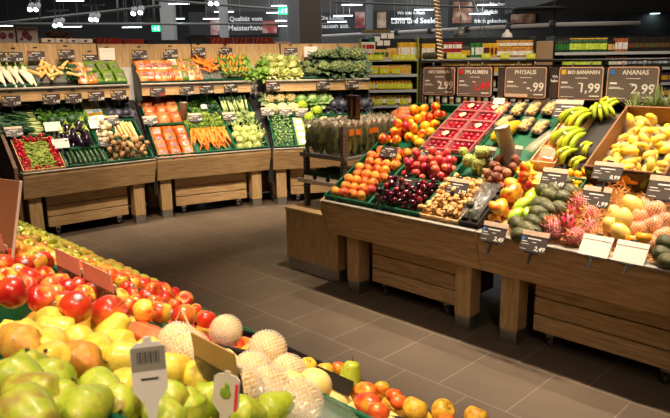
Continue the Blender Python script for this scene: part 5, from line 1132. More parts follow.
# radishes
crate(VA, *A[0], .015, .37, 'pale wooden crate of radishes at the left end of the wall display', woodl, h=.1, name='wooden_crate', grp='wooden crates on the wall display', slots=False, cat='crate', rim=0)
for sa, sb, nm, n in ((.025, .115, 'left', 60), (.33, .42, 'right', 60)): pile_heap(K_ra, VA, sa, sb, .02, .355, .0155, n, 'bright red radish along the '+nm+' side of its crate', 'radishes, '+nm+' side', FL+.05, unit=False, numbered=False, tries=4)
pile_heap(K_ra, VA, .11, .335, .32, .36, .0155, 22, 'bright red radish along the back of its crate', 'radishes, back row', FL+.05, unit=False, numbered=False, tries=4)
pile_heap(K_ra, VA, .11, .335, .02, .05, .0155, 12, 'bright red radish in the front of its crate', 'radishes, front row', FL+.04, unit=False, numbered=False, tries=4)
def leafmass(name, F, s0, s1, t0, t1, n, Lf, Wf, m, label, cat, base=-.02, up=.03, dirn=None, wav=.15, stuff=True):
    g = G(); c = math.hypot(1, F.k)
    for i in range(n):
        a = rnd(0, 2*PI); d = Vector((math.cos(a), math.sin(a), rnd(.1, .6))) if dirn is None else Vector((dirn[0]+rnd(-.3, .3), dirn[1]+rnd(-.3, .3), rnd(.0, .5)))
        g.leaf((rnd(s0, s1), rnd(t0, t1)*c, base+rnd(0, up)), d, (rnd(-.5, .5), rnd(-.6, .3), 1), Lf*rnd(.6, 1.2), Wf*rnd(.7, 1.2), rnd(.1, .5), 3, .2, wav, th=.0007)
    return ob(name, g.mesh(name, m), None, T(F.bed(0, 0)) @ F.M, label, cat, None, 'stuff' if stuff else None)
leafmass('radish_leaves', VA, .11, .34, .04, .33, 420, .05, .018, mgl, 'yellow-green radish tops heaped down the middle of the crate', 'leaves', -.03, .06)
# leeks
crate(VA, *A[0], .39, .86, 'green plastic crate of leeks behind the radishes', greenp)
for i in range(34):
    t = .43+.40*((i % 17)/17); lay = i//17; K_le.put(on(VA, A[0][1]-.03-rnd(0, .05), t, -.05+.03*lay+rnd(0, .01), RZ(90+rnd(-14, 10)) @ RX(rnd(-2, 3)), .95), f"leek with its white end to the right, {CRD[i % 17]} up the crate, {'upper' if lay else 'lower'} layer", 'leeks')
leafmass('leek_leaves', VA, .06, .30, .43, .84, 150, .26, .022, mat('leek_green', 0), 'long dark green leek leaves sweeping to the left edge', 'leaves', .0, .04, (-1, .1), 0)
# cucumbers, aubergines, dark greens
crate(VA, *A[1], .015, .205, 'green plastic crate of dark cucumbers', greenp); crate(VA, *A[1], .215, .48, 'green plastic crate of aubergines', greenp); crate(VA, *A[1], .49, .88, 'green plastic crate of dark leafy greens behind the aubergines', greenp)
n = 0
for r in range(2):
    for c in range(8):
        n += 1; K_cu.put(on(VA, A[1][0]+.035+c*.051+(.02 if r else 0), .035, -.055+r*.044+c % 2*.004, RZ(rnd(-6, 6)) @ RX(4), 1.05), f"dark green cucumber, {CRD[c]} from the left in the {'upper' if r else 'lower'} layer", 'cucumbers')
H = heap(A[1][0]+.01, A[1][1]-.01, .23, .47, .042, 16, VA.k, 6); 
for (s, t, h, q), l in zip(H, rowlabels(H, 'shiny dark purple aubergine', VA, .07)): K_au.put(on(VA, s, t, h-.06, RZ(rnd(-40, 40)) @ RX(rnd(-70, -50)) @ T((0, 0, -.09)), 1.0), l, 'aubergines')
for i in range(12): K_kale.put(on(VA, A[1][0]+.06+(i % 4)*.1, .55+(i//4)*.13, -.0+rnd(0, .02), tiltR(25), rnd(.85, 1.05)), f"bunch of dark green kale, {ORD[i//4]} row, {CRD[i % 4]} from the left", 'kale bunches')
# potatoes, parsnips, lemons, purple cabbages
crate(VA, *A[2], .015, .24, 'green plastic crate of brown potatoes', greenp); crate(VA, A[2][0], 1.10, .25, .50, 'green plastic crate of pale vegetables left of the parsnips', greenp); crate(VA, 1.11, A[2][1], .25, .50, 'green plastic crate of parsnips', greenp)
crate(VA, A[2][0], 1.10, .51, .88, 'green plastic crate of netted lemons', greenp); crate(VA, 1.11, A[2][1], .51, .88, 'green plastic crate of purple cabbages in the left display', greenp)
H = heap(A[2][0]+.01, A[2][1]-.01, .025, .235, .037, 48, VA.k, 6)
for (s, t, h, q), l in zip(H, rowlabels(H, 'brown potato', VA, .06)): random.choice(K_po).put(on(VA, s, t, h-.075, tiltR(180), 1), l, 'potatoes')
for i in range(13): K_pa.put(on(VA, 1.13+(i % 7)*.038+(.015 if i > 6 else 0), .50-rnd(0, .03)-(.0 if i > 6 else .04), -.03+(.035 if i > 6 else 0), RZ(180+rnd(-12, 12)) @ RX(rnd(2, 10)), rnd(.95, 1.15)), f"parsnip standing on its tip, {CRD[i % 7]} from the left, {'back' if i > 6 else 'front'} layer", 'parsnips')
mmush = mat('mushroom_white', [S(226,206,160), S(244,232,200)], .5, 6, rand=.2)
K_mu = Kind('turnip', 'turnip', apple_mesh('turnip', mmush, calyx=False))
pile_heap(K_mu, VA, A[2][0]+.01, 1.09, .26, .49, .03, 26, 'pale round turnip left of the parsnips', 'turnips', -.06, tol=.05)
for i in range(8): K_lb.put(on(VA, .94+(i % 2)*.1+rnd(-.01, .01), .56+(i//2)*.085, -.01+.006*(i % 2), RZ(rnd(-8, 8)) @ RX(10), .95), f"yellow net bag of lemons with a blue label, {ORD[i//2]} row, {'left' if i % 2 == 0 else 'right'}", 'nets of lemons')
for i in range(6): K_pur.put(on(VA, 1.18+(i % 3)*.09, .60+(i//3)*.15, .0, tiltR(25), .85), f"dark purple cabbage in the left display, {ORD[i//3]} row, {CRD[i % 3]} from the left", 'purple cabbages in the left display')
# ---- B
crate(VB, *B[0], .015, .41, 'green plastic crate of bagged carrots', greenp, h=.09); crate(VB, *B[0], .42, .87, 'green plastic crate of netted sweet potatoes', greenp)
for r in range(4):
    for c in range(3): K_cb.put(on(VB, B[0][0]+.075+c*.148, .06+r*.088, -.02+rnd(0, .006), RZ(rnd(-5, 5)) @ RX(6), .95), f"clear bag of orange carrots, {ORD[r]} row, {CRD[c]} from the left", 'bags of carrots')
for r in range(4):
    for c in range(3): K_sb.put(on(VB, B[0][0]+.075+c*.148, .50+r*.09, -.01+rnd(0, .01), RZ(rnd(-15, 15)) @ RX(12), .95), f"orange net of sweet potatoes, {ORD[r]} row, {CRD[c]} from the left", 'nets of sweet potatoes')
crate(VB, *B[1], .015, .50, 'green plastic crate of bunched carrots', greenp, h=.08); crate(VB, *B[1], .51, .87, 'green plastic crate of herbs behind the bunched carrots', greenp)
for i in range(48):
    c = i % 16; r = i//16; s = B[1][0]+.03+c*.0285; b = (c//4-2)*.0; K_ca.put(on(VB, s+rnd(-.01, .01), .27+r*.02+rnd(0, .02), -.03+.026*r, RZ(180+rnd(-24, 24)) @ RX(rnd(-3, 2)), rnd(1.5, 1.7)), 'orange carrot pointing to the front edge in the bunched carrots', 'bunched carrots', parts=r == 2)
for i in range(12): K_cgr.put(on(VB, B[1][0]+.06+(i % 4)*.12, .35+(i//4)*.07, -.01, tiltR(20), rnd(.8, 1.0)), f"frilly green carrot tops, {ORD[i//4]} row, {CRD[i % 4]} from the left", 'carrot greens')
for i in range(12): (K_par if i % 3 else K_dgr).put(on(VB, B[1][0]+.06+(i % 4)*.12, .57+(i//4)*.11, -.01, tiltR(20), rnd(.9, 1.1)), f"green herb bunch above the carrot tops, {ORD[i//4]} row, {CRD[i % 4]} from the left", 'herb bunches')
I(bagkind('green_pack', 'pack', .17, .09, .04, mat('bright_green_pack', S(20,170,70), .3, coat=.4), blankc, (.3, .4)), VB, 205, 97, 1, 'bright green pack behind the herbs', None, .05)
I(bagkind('green_pack', 'pack', .08, .08, .04, mat('white_pack', S(220,226,216), .3), None), VB, 204, 107, 1, 'small white label pack among the herbs', None, .06)
g = G(); g.lathe([(0,0),(.04,0),(.04,.2),(.044,.204),(.044,.212),(0,.212)], 24, cap=False)
q = VB.at(184, 120, 0); tb2 = ob('cardboard_tube', g.mesh('tube', mat('brown_tube', [S(150,112,86), S(176,140,112)], .5, 8)), None, T(VB.bed(q[0], q[1], .0)) @ VB.V @ RY(2), 'brown cardboard tube with a white lid standing behind the carrot bags', 'tube')
ob('lid', G().lathe([(0,.2125),(.036,.2125),(.036,.217),(0,.217)], 24, cap=False).mesh('lid', blankc), tb2)
crate(VB, *B[2], .015, .50, 'green plastic crate of kohlrabi', greenp); crate(VB, *B[2], .51, .87, 'green plastic crate of dark leeks behind the kohlrabi', greenp)
pile_lat(Kind('kohlrabi', 'kohlrabi', K_ko.root, K_ko.parts), VB, B[2][0]+.01, B[2][1]-.01, .03, .27, .093, 'x', 'kohlrabi', parts=True) if False else None
LK = lattice(B[2][0]+.012, B[2][1]-.012, .02, .33, .108, VB.k, .1)
for (s, t, r, c) in LK: K_ko.put(on(VB, s, t, -.02, RZ(rnd(0, 360)) @ RX(rnd(-30, 30)), 1.24), f"pale green kohlrabi, {ORD[r]} row, {CRD[c]} from the left", 'kohlrabi')
for i in range(4): K_ko.put(on(VB, B[2][0]+.07+i*.095, .11+.04*(i % 2), .045, RZ(i*60) @ RX(20), 1.05), f"pale kohlrabi on top of the heap, {CRD[i]} from the left", 'kohlrabi on top')
leafmass('kohlrabi_leaves', VB, B[2][0]+.03, B[2][1]-.03, .38, .49, 80, .10, .065, mat('kohlrabi_leaf', [S(84,112,56), S(124,146,80), S(170,184,116)], .55, 9), 'large pale green kohlrabi leaves behind the kohlrabi', 'leaves', -.02, .05, wav=.08)
for i in range(16): K_le.put(on(VB, B[2][0]+.05+(i % 8)*.045, .52+.02*(i//8), -.0+.02*(i//8), RZ(rnd(-14, 14)) @ RX(rnd(14, 26)), .9), f"dark leek leaning back behind the kohlrabi leaves, {CRD[i % 8]} from the left, {'upper' if i > 7 else 'lower'} layer", 'dark leeks')
# ---- C
crate(VC, *Cc[0], .015, .42, 'green plastic crate of brussels sprouts', greenp); crate(VC, *Cc[1], .015, .42, 'green plastic crate of salad bags', greenp)
pile_heap(K_sp, VC, Cc[0][0]+.01, Cc[0][1]-.01, .02, .41, .023, 170, 'small green brussels sprout', 'brussels sprouts', -.07, unit=False, numbered=False, tries=4)
for r in range(4):
    for c in range(2): K_fb.put(on(VC, Cc[1][0]+.075+c*.155, .07+r*.09, -.01, RZ(rnd(-6, 6)) @ RX(14), .95), f"pale green salad bag with a blue and white print, {ORD[r]} row, {'left' if c == 0 else 'right'}", 'salad bags')
for sa, sb, l in ((-.0, .40, 'green plastic crate of cauliflowers in the lower bed'), (.41, .86, 'green plastic crate of cabbages and romanesco'), (.87, 1.39, 'green plastic crate of purple cabbages in the right wall display')): crate(VC, sa+.01, sb, .44, .87, l, greenp)
for i in range(6): K_cf.put(on(VC, .06+(i % 3)*.145, .53+(i//3)*.17, .03, tiltR(15), .86), f"yellow-white cauliflower in the lower bed, {ORD[i//3]} row, {CRD[i % 3]} from the left", 'cauliflowers in the lower bed')
for i in range(6): K_cab.put(on(VC, .48+(i % 3)*.155, .66+(i//3)*.17, .04, tiltR(25), .88), f"pale green cabbage in the lower bed, {ORD[i//3]} row, {CRD[i % 3]} from the left", 'green cabbages')
for i, (x, y) in enumerate(((302, 106), (317, 111), (309, 118))): I(K_rom, VC, x, y, 1.0, f"yellow-green pointed romanesco in front of the cabbages, {CRD[i]} from the left", 'romanesco heads', .03, tiltR(15))
for i in range(10): K_pur.put(on(VC, .92+(i % 5)*.105, .58+(i//5)*.17, .02, tiltR(30), 1.0), f"dark purple cabbage right of the green ones, {ORD[i//5]} row, {CRD[i % 5]} from the left", 'purple cabbages in the right wall display')
crate(VC, *Cc[2], .015, .42, 'green plastic crate of cauliflowers behind the herb rack', greenp); crate(VC, *Cc[3], .015, .42, 'green plastic crate behind the right of the herb rack', greenp)
for i in range(6): K_cf.put(on(VC, .72+(i % 3)*.22, .14+(i//3)*.18, .02, tiltR(15), .85), f"cauliflower just showing above the herb rack, {ORD[i//3]} row, {CRD[i % 3]} from the left", 'cauliflowers behind the herb rack')
# ---------------------------------------------------------------- upper tiers
def U(k, F, x, y, sc, l, g, h=.02, R=None, parts=True): return I(k, F, x, y, sc, l, g, h, R, parts)
n = 0
for i in range(13): K_da.put(on(VAu, -.05+i*.036, .30 if i % 2 else .26, .03+(i % 2)*.02, RZ(180+rnd(-14, 14)) @ RX(rnd(-8, 0)), 1.3), f"white radish with leafy top on the upper shelf, {CRD[i]} from the left", 'white radishes')
ob('clear_bag', pillow(.42, .4, .06, mclear2, 'clear_bag'), None, on(VAu, .62, .22, .012), 'large clear bag spread under the yellow parsnips', 'bag')
K_pay = taper_kind('yellow_parsnip', 'parsnip', mat('yellow_parsnip', [S(226,170,90), S(244,206,130)], .5, 6, rand=.3), .16, .025, .012)
for i in range(16): K_pay.put(on(VAu, .48+(i % 8)*.038, .12+.13*(i//8)+rnd(0, .03), .055+.02*(i % 2), RZ(rnd(-60, 60)+(180 if i % 3 else 0)) @ RX(5), 1), f"yellow parsnip in the open clear bag, {'back' if i > 7 else 'front'} row, {CRD[i % 8]} from the left", 'yellow parsnips')
crate(VAu, -.06, .42, .02, .40, 'green crate of white radishes on the upper shelf', greenp, h=.03, slots=False, grp='green trays on the upper shelf'); crate(VAu, .85, 1.40, .02, .40, 'green crate of vegetable packs on the upper shelf, left display', greenp, h=.03, slots=False, grp='green trays on the upper shelf')
for i in range(5): K_dgr.put(on(VAu, .80+(i % 2)*.05, .08+i*.06, .02, tiltR(30), .7), f"dark leafy bunch beside the parsnip bag, {CRD[i]} from the front", 'dark bunches on the upper shelf')
for i in range(6): K_mb.put(on(VAu, .90+(i % 2)*.10, .06+(i//2)*.11, .045, RZ(rnd(-12, 12)) @ RX(16), 1), f"mixed vegetable bag on the left upper shelf, {ORD[i//2]} row, {'left' if i % 2 == 0 else 'right'}", 'mixed bags on the left upper shelf')
for i in range(6): K_gb.put(on(VAu, 1.07+(i % 3)*.14, .10+(i//3)*.16, .04+.02*(i//3), RZ(rnd(-8, 8)) @ RX(18), 1), f"lime green vegetable pack with a dark print, {ORD[i//3]} row, {CRD[i % 3]} from the left", 'lime green packs')
crate(VBu, .01, .88, .02, .40, 'green crate of bagged carrots on the upper shelf', greenp, h=.03, slots=False, grp='green trays on the upper shelf'); crate(VBu, .90, 1.40, .02, .40, 'green crate of soup vegetables on the upper shelf', greenp, h=.03, slots=False, grp='green trays on the upper shelf')
for i in range(10): K_cb.put(on(VBu, .07+(i % 5)*.085, .09+(i//5)*.14, .045+.035*(i//5), RZ(rnd(-10, 10)) @ RX(22), .9), f"bag of carrots on the upper shelf, {ORD[i//5]} row, {CRD[i % 5]} from the left", 'carrot bags on the upper shelf')
for i in range(12): K_mb.put(on(VBu, .48+(i % 4)*.085, .07+(i//4)*.10, .045+.02*(i//4), RZ(rnd(-8, 8)) @ RX(22), .9), f"small bag of mixed carrots on the upper shelf, {ORD[i//4]} row, {CRD[i % 4]} from the left", 'mixed carrot bags on the upper shelf')
ob('clear_bag', pillow(.36, .38, .06, mclear2, 'clear_bag'), None, on(VBu, .93, .2, .015), 'large clear bag spread under the loose carrots', 'bag')
for i in range(34): K_ca2.put(on(VBu, .81+rnd(0, .22), .08+rnd(0, .22), .06+rnd(0, .06), RZ(rnd(-70, 70)) @ RX(rnd(-5, 10)), 1.1), 'loose carrot in the open clear bag on the upper shelf', 'loose carrots on the upper shelf', parts=False)
K_msb = Kind('soup_vegetable_bunch', 'vegetables', G().ball((0, 0, 0), (.04, .04, .04), 10, 7, noi=.5, ns=3).mesh('celeriac', mmush), [('carrots', (lambda g: (g.tube([(-.03, -.05, .02), (.0, .03, .05), (.01, .09, .07)], [.008, .014, .01], 7), g.tube([(.02, -.06, .01), (.04, .03, .04), (.05, .08, .06)], [.006, .013, .01], 7)) and g)(G()).mesh('carrots', mcar)), ('leek_stalk', G().tube([(-.04, -.06, .04), (-.04, .06, .07)], [.011, .011], 8).mesh('leek_stalk', mgl)), ('greens', K_par.parts[0][1])])
for i in range(12): K_msb.put(on(VBu, 1.10+(i % 4)*.085, .06+(i//4)*.10, .05+.03*(i//4), RZ(rnd(-30, 30)), .9), f"soup vegetable bunch on the upper shelf, {ORD[i//4]} row, {CRD[i % 4]} from the left", 'soup vegetable bunches')
for i in range(4): K_let.put(on(VBu, 1.43+.02*(i % 2)-.02, .05+i*.09, .06+.02*i, tiltR(15), .7), f"bright green lettuce above the gap between the displays, {CRD[i]} from the front", 'bright lettuces above the gap')
for i in range(9): K_end.put(on(VCu, .10+(i % 3)*.15, .08+(i//3)*.13, .05+.02*(i//3), tiltR(25), .85), f"pale frilly lettuce on the right upper shelf, {ORD[i//3]} row, {CRD[i % 3]} from the left", 'pale lettuces')
for i in range(2): K_let.put(on(VCu, .03, .1+i*.2, .06, tiltR(15), .9), f"green lettuce at the left end of the right upper shelf, {CRD[i]}", 'green lettuces at the shelf end')
K_br2 = K_br
for i in range(4): K_br.put(on(VCu, .60+(i % 2)*.11, .08+(i//2)*.15, .06, tiltR(25), .95), f"broccoli head left of the leafy cauliflowers, {ORD[i//2]} row, {'left' if i % 2 == 0 else 'right'}", 'broccoli heads')
for i in range(8): K_cfd.put(on(VCu, .80+(i % 4)*.165, .11+(i//4)*.20, .08+.07*(i//4), tiltR(40), 1.03), f"cauliflower in big blue-green leaves, {'back' if i > 3 else 'front'} row, {CRD[i % 4]} from the left", 'leafy cauliflowers on the upper shelf')
crate(VCu, .01, 1.40, .02, .40, 'green crate under the lettuces and leafy cauliflowers', greenp, h=.03, slots=False, grp='green trays on the upper shelf')
# ---------------------------------------------------------------- labels of the wall displays
def rlab(F, x, y, l, price, red=False, blank=False, t=.545, w_=.185, h_=.14, tilt=0, group='price signs on the shelf rail', lean=None):
    d = ray(x, y); k = (F.O.dot(F.b)+t)/d.dot(F.b); p = Vector((0, 0, CH)) + d*k
    key = ('r', price, red, blank, w_)
    if key not in _sg: _sg[key] = smallsign(price, blank, red, blank, w_, h_, chip=None if blank else random.choice((yel, redp)))
    return _sg[key].put(T(p) @ F.V @ RX(90-tilt), l, group)
for F, x, y, p, l in ((VA,12,106,'1,99','leftmost price sign on the shelf rail'),(VA,52,104,'1,49','price sign on the shelf rail above the kale, left of two'),(VA,74,103,'1,79','price sign on the shelf rail above the kale, right of two'),(VA,97,101,'1,49','price sign on the shelf rail above the lemons'),(VA,119,99.5,'1,79','price sign on the shelf rail above the purple cabbages'),
      (VB,158,96.5,'1,00','price sign with red price above the sweet potato nets'),(VB,187,95,'0,99','price sign on the rail above the cardboard tube'),(VB,207,93.5,'0,69','price sign on the rail above the green pack'),(VB,231,92,'0,99','price sign on the rail above the dark leeks'),(VC,273,90,'0,79','price sign on the rail above the lower cauliflowers'),(VC,323,89,'1,29','price sign on the rail above the green cabbages'),(VC,352,88,'0,99','price sign on the rail above the purple cabbages, rightmost')):
    rlab(F, x, y, l, p, red=(p == '1,00'))
for F, x, y, p, l, b in ((VA,-1,62,'1,99','price sign cut by the left picture edge behind the radishes',0),(VA,15,62,'0,99','price sign behind the white radishes',0),(VA,37,61,'1,29','price sign behind the yellow parsnips',0),(VA,67,59,'1,49','beige price sign above the dark bunches',0),(VA,91,64,'1,99','dark price sign behind the mixed bags',0),(VA,108,60,'','blank pale card above the lime green packs',1),
      (VB,140,59,'1,99','dark price sign above the left carrot bags',0),(VB,171,58,'0,99','price sign above the mixed carrot bags',0),(VB,199,56,'1,49','price sign above the loose carrots',0),(VB,226,56,'1,79','price sign above the soup vegetables',0),(VB,252,55,'1,99','dark price sign behind the bright lettuce',0),(VC,291,56,'1,29','pinkish price sign behind the pale lettuces',0),(VC,311,57,'','blank white card left of the leafy cauliflowers',1)):
    rlab(F, x, y, l, p, blank=bool(b), t=.93, group='price signs behind the upper shelf goods', tilt=5)
for F, x, y, p, l, b in ((VA,15,136,'1,49','pale price sign on the back of the radish crate',0),(VA,54,131,'1,99','pale price sign between kale and aubergines',1),(VA,62,148,'','blank white card between aubergines and cucumbers',1),(VA,98,128,'','blank white card below the lemon nets',1),(VA,113,124,'1,29','small price sign below the purple cabbages',0),(VA,108,146,'1,79','dark price sign between the turnips and the potatoes',0),
      (VB,151,124,'1,99','dark price sign between the carrot bags and the nets',0),(VB,196,121,'1,49','dark price sign right of the brown tube',0),(VB,230,120,'0,99','dark red price sign above the kohlrabi leaves',0),(VC,268,115,'1,49','price sign in front of the lower cauliflowers, left',0),(VC,286,115,'1,49','price sign in front of the lower cauliflowers, right',0),(VC,302,116,'1,29','price sign with red price in front of the romanesco',0)):
    sign(F, x, y, p, l, lift=.05, tilt=30, blank=bool(b), w=.17, h=.105, key=str(x), red=(x == 302))
# ---------------------------------------------------------------- on top of the wall displays
def onTop(x, t, F, z=2.05):
    d = ray(x, 60); k = (F.O.dot(F.b)+t)/d.dot(F.b); return Vector((d.x*k, d.y*k, z))
top_b = ob('top_ledge', None, None, None, 'black storage ledge behind the oak back panels', 'shelf')
for (F, s0, s1) in ((VA, -.5, 1.25), (VB, -.15, 1.3), (VC, .05, 1.38)):
    ob('ledge_board', G().box(((s0+s1)/2, 1.32, 2.025), (s1-s0, .5, .03)).mesh('ledge', black, smooth=False), top_b, T(F.O) @ F.V)
    for s in (s0+.05, s1-.05): ob('ledge_post', G().box((s, 1.5, 1.0), (.04, .04, 2.01)).mesh('post', black, smooth=False), top_b, T(F.O) @ F.V)
mct = mat('white_carton', [S(186,170,160), S(206,192,182)], .7, 3); mcp = mat('cabbage_print', [S(96,30,50), S(140,60,84)], .6, 20)
def carton(x0, x1, hpx, label, pr):
    p, q = onTop(x0, 1.25, VA, 2.042), onTop(x1, 1.25, VA, 2.042); W = (q-p).length; hh = .17
    r = ob('carton', None, None, T((p+q)/2) @ VA.V, label, 'box', 'white cartons on the ledge')
    ob('carton_body', G().box((0, .12, hh/2), (W-.01, .26, hh), bev=.004).mesh('body', mct, smooth=False), r)
    g = G()
    for (a, b, s) in pr: g.ball((a*W, -.012, b*hh), (s*.9, .003, s), 12, 8)
    ob('cabbage_print', g.mesh('print', mcp), r); ob('flap', G().box((0, .0, hh+.006), (W*.9, .1, .004), bev=.001).mesh('flap', mct, smooth=False), r)
carton(-14, 18.5, 13, 'white carton with dark cabbage prints, at the left picture edge', ((-.3, .45, .035), (.1, .5, .04), (.35, .5, .035)))
carton(19.5, 41, 13, 'white carton with a dark cabbage print, right of the edge carton', ((-.1, .6, .045), (.05, .4, .035), (-.3, .3, .02)))
q = onTop(65, 1.3, VA, 2.042); bxo = ob('onion_tray', None, None, T(q) @ VA.V, 'tray of small brown nuts on the ledge above the parsnips', 'tray')
ob('tray_body', G().box((0, .12, .03), (.3, .22, .05), bev=.004).mesh('body', mct, smooth=False), bxo)
H = heap(-.14, .14, .02, .22, .014, 120, 0, 3); g = G()
for s, t, h, r_ in H: g.ball((s, t, .055+h), r_, 7, 5)
o = ob('brown_nuts', g.mesh('nuts', mat('nut_brown', [S(96,60,36), S(150,100,60)], .5, 20)), bxo, kind='stuff')
for i, x in enumerate((50, 62, 74, 86)):
    q = onTop(x, 1.12, VA, 2.042); r = ob('white_tray', G().box((0, .0, .03), (.165, .1, .05), bev=.004).mesh('tray', mct, smooth=False), None, T(q) @ VA.V, f"low white tray with a small dark print, {CRD[i]} from the left on the ledge", 'tray', 'low white trays')
    ob('print', G().ball((0, -.052, .03), (.02, .002, .012), 10, 6).mesh('print', dark), r)
mrb = mat('red_box', [S(140,30,20), S(176,44,26)], .5, 2); mdr = mat('dark_red_box', [S(110,16,18), S(136,22,22)], .5, 2)
def flatbox(x0, x1, F, m, label, hh, z=2.042, t=1.2, stripe=False):
    p, q = onTop(x0, t, F, z), onTop(x1, t, F, z); W = (q-p).length; a = math.atan2(q.y-p.y, q.x-p.x)
    r = ob('flat_box', G().box((0, .1, hh/2), (W-.01, .2, hh), bev=.004).mesh('flat_box', m, smooth=False), None, T((p+q)/2) @ Matrix.Rotation(a, 4, 'Z'), label, 'box', 'flat boxes on the ledge')
    if stripe:
        g = G()
        for i in range(3): g.tube([(-W*.4+i*.06, -.003, .01), (-W*.3+i*.06, -.003, hh*.9)], .003, 4)
        ob('gold_stripes', g.mesh('stripes', mat('gold_print', S(206,150,70), .4)), r)
    return r
flatbox(97, 124, VB, mrb, 'red box with gold stripes above the lime green packs', .075, stripe=True); flatbox(125, 146, VB, mrb, 'red box right of the gold striped one', .06); flatbox(147, 190, VB, mat('navy_box', S(26,28,38), .5), 'long dark blue box on the ledge', .055)
flatbox(191, 208, VB, black, 'black upright box left of the dark red boxes', .12); 
for i, (a, b) in enumerate(((211, 234), (235, 254), (255, 274))): flatbox(a, b, VB if b < 240 else VC, mdr, f"dark red box with a gold corner line, {CRD[i]} from the left of three", .09, stripe=True)
flatbox(275, 292, VC, mat('pink_tray', S(190,150,146), .5), 'flat pinkish tray on the ledge left of the pale pillar', .03)
# ---------------------------------------------------------------- herb rack on the end cabinet
RKs = (-1.93, -1.46)
rk = ob('herb_rack', None, None, T(ISL.O) @ ISL.V, 'steel herb rack with perforated posts standing on the end cabinet', 'rack')
for s, t in ((RKs[1], .32), (RKs[0], .34), (RKs[1], 1.25), (RKs[0], 1.25)):
    zt = 1.29 if s == RKs[1] and t < .5 else (1.06)
    pz = ob('post', G().box((s, t, (zt+.567)/2), (.035, .045, zt-.567)).mesh('post', gsteel, smooth=False), rk)
    g = G()
    for i in range(int((zt-.62)/.032)): g.box((s+.004, t-.0228, .6+i*.032), (.011, .002, .018)); g.box((s+.0178, t, .6+i*.032), (.002, .011, .018))
    ob('slots', g.mesh('slots', black, smooth=False), pz)
for z, tt, l in ((1.02, .30, 'upper'), (.80, .27, 'lower')):
    sh = ob('shelf', G().box(((RKs[0]+RKs[1])/2, (tt+1.3)/2, z), (.54, 1.3-tt, .018)).mesh('shelf', gsteel if z > .9 else mat('pale_shelf', S(206,186,160), .4), smooth=False), rk)
    ob('shelf_lip', G().box(((RKs[0]+RKs[1])/2, tt, z+.005), (.54, .012, .035)).mesh('lip', gsteel if z > .9 else mat('pale_shelf', 0), smooth=False), sh)
mherb = mat('herb_leaf', [S(50,66,20), S(96,112,36), S(150,150,66)], .5, 20, rand=.3)
mcel = mat('herb_sleeve', [S(226,214,184), S(240,232,206)], .1, 12, alpha=.10, spec=.8, bump=.3, bscale=50); mcelt = mat('sleeve_top', [S(206,194,168), S(232,222,196)], .25, 18, alpha=.6, bump=.6, bscale=70)
def bouquet(seed):
    random.seed(seed); g = G(); 
    for i in range(46): a = rnd(0, 6.3); e = rnd(0, .034); g.leaf((math.cos(a)*e*.6, math.sin(a)*e*.6, rnd(.01, .13)), (math.cos(a)*.3, math.sin(a)*.3, 1), (math.cos(a), math.sin(a), .3), rnd(.04, .06), .028, .2, 3, .2, .1, th=.0006)
    for i in range(5): a = i*1.3; g.tube([(0, 0, .005), (math.cos(a)*.012, math.sin(a)*.012, .12)], .0015, 4)
    L1 = g.mesh('leaves', mherb); g = G(); g.lathe([(.012, 0), (.02, .02), (.034, .15), (.036, .19)], 10, cap=False); g.lathe([(.035, .189), (.033, .15), (.019, .021), (.011, .002)][::1], 10, cap=False); sl = g.mesh('sleeve', mcel)
    g = G(); 
    for i in range(9): a = i*.7; g.leaf((math.cos(a)*.03, math.sin(a)*.03, .185), (math.cos(a)*rnd(-.6, .5), math.sin(a)*rnd(-.6, .5), 1), (math.cos(a), math.sin(a), 0), rnd(.025, .04), .035, .2, 3, .2, .2, th=.0006)
    return Kind('herb_bouquet', 'herbs', None, [('leaves', L1), ('clear_sleeve', sl), ('sleeve_top', g.mesh('top', mcelt))])
KB = [bouquet(s) for s in (1, 2, 3)]; random.seed(11)
mtag = mat('orange_tag', S(240,130,30), .5)
KBt = Kind('herb_bouquet', 'herbs', None, KB[0].parts + [('orange_tag', G().box((0, -.037, .15), (.05, .002, .035)).mesh('tag', mtag, smooth=False))])
for i in range(6):
    for j in range(12):
        s, t = -1.91+i*.08, .35+j*.075
        if i == 5 and j == 0: continue
        K = KBt if (i == 5 and j in (1, 2, 4, 5)) else KB[(i+j) % 3]
        K.put(T(ISL.pt(s+rnd(-.008, .008), t, 1.031)) @ ISL.V @ RZ(90 if i == 5 else rnd(0, 3) if K is KBt else rnd(0, 360)) @ RX(rnd(-3, 3)) @ SCL(1.1, 1.1, 1.32), f"cellophane sleeve of fresh herbs in the rack, {CRD[i]} from the left, {ORD[j]} row back", 'sleeved herbs in the rack')
K_ht = Kind('herb_tray', 'herbs', G().box((0, 0, .02), (.15, .11, .04), bev=.004).mesh('herb_tray', black, smooth=False), [('cress', (lambda g: [g.leaf((rnd(-.07, .07), rnd(-.05, .05), .04), (rnd(-.4, .4), rnd(-.4, .4), 1), (0, -1, .4), .035, .018, .3, 2, th=.0006) for i in range(60)] and g)(G()).mesh('cress', mdg)), ('paper_label', G().box((0, -.0565, .022), (.11, .002, .03)).mesh('label', blankc, smooth=False))])
for i in range(3):
    for j in range(3): K_ht.put(T(ISL.pt(-1.87+i*.158, .36+j*.14, .81)) @ ISL.V, f"black herb tray on the lower rack shelf, {CRD[i]} from the left, {ORD[j]} row", 'herb trays on the lower shelf')
mbw = mat('dark_bottle_wrap', [S(34,22,18), S(60,38,28)], .25, 5, coat=.5)
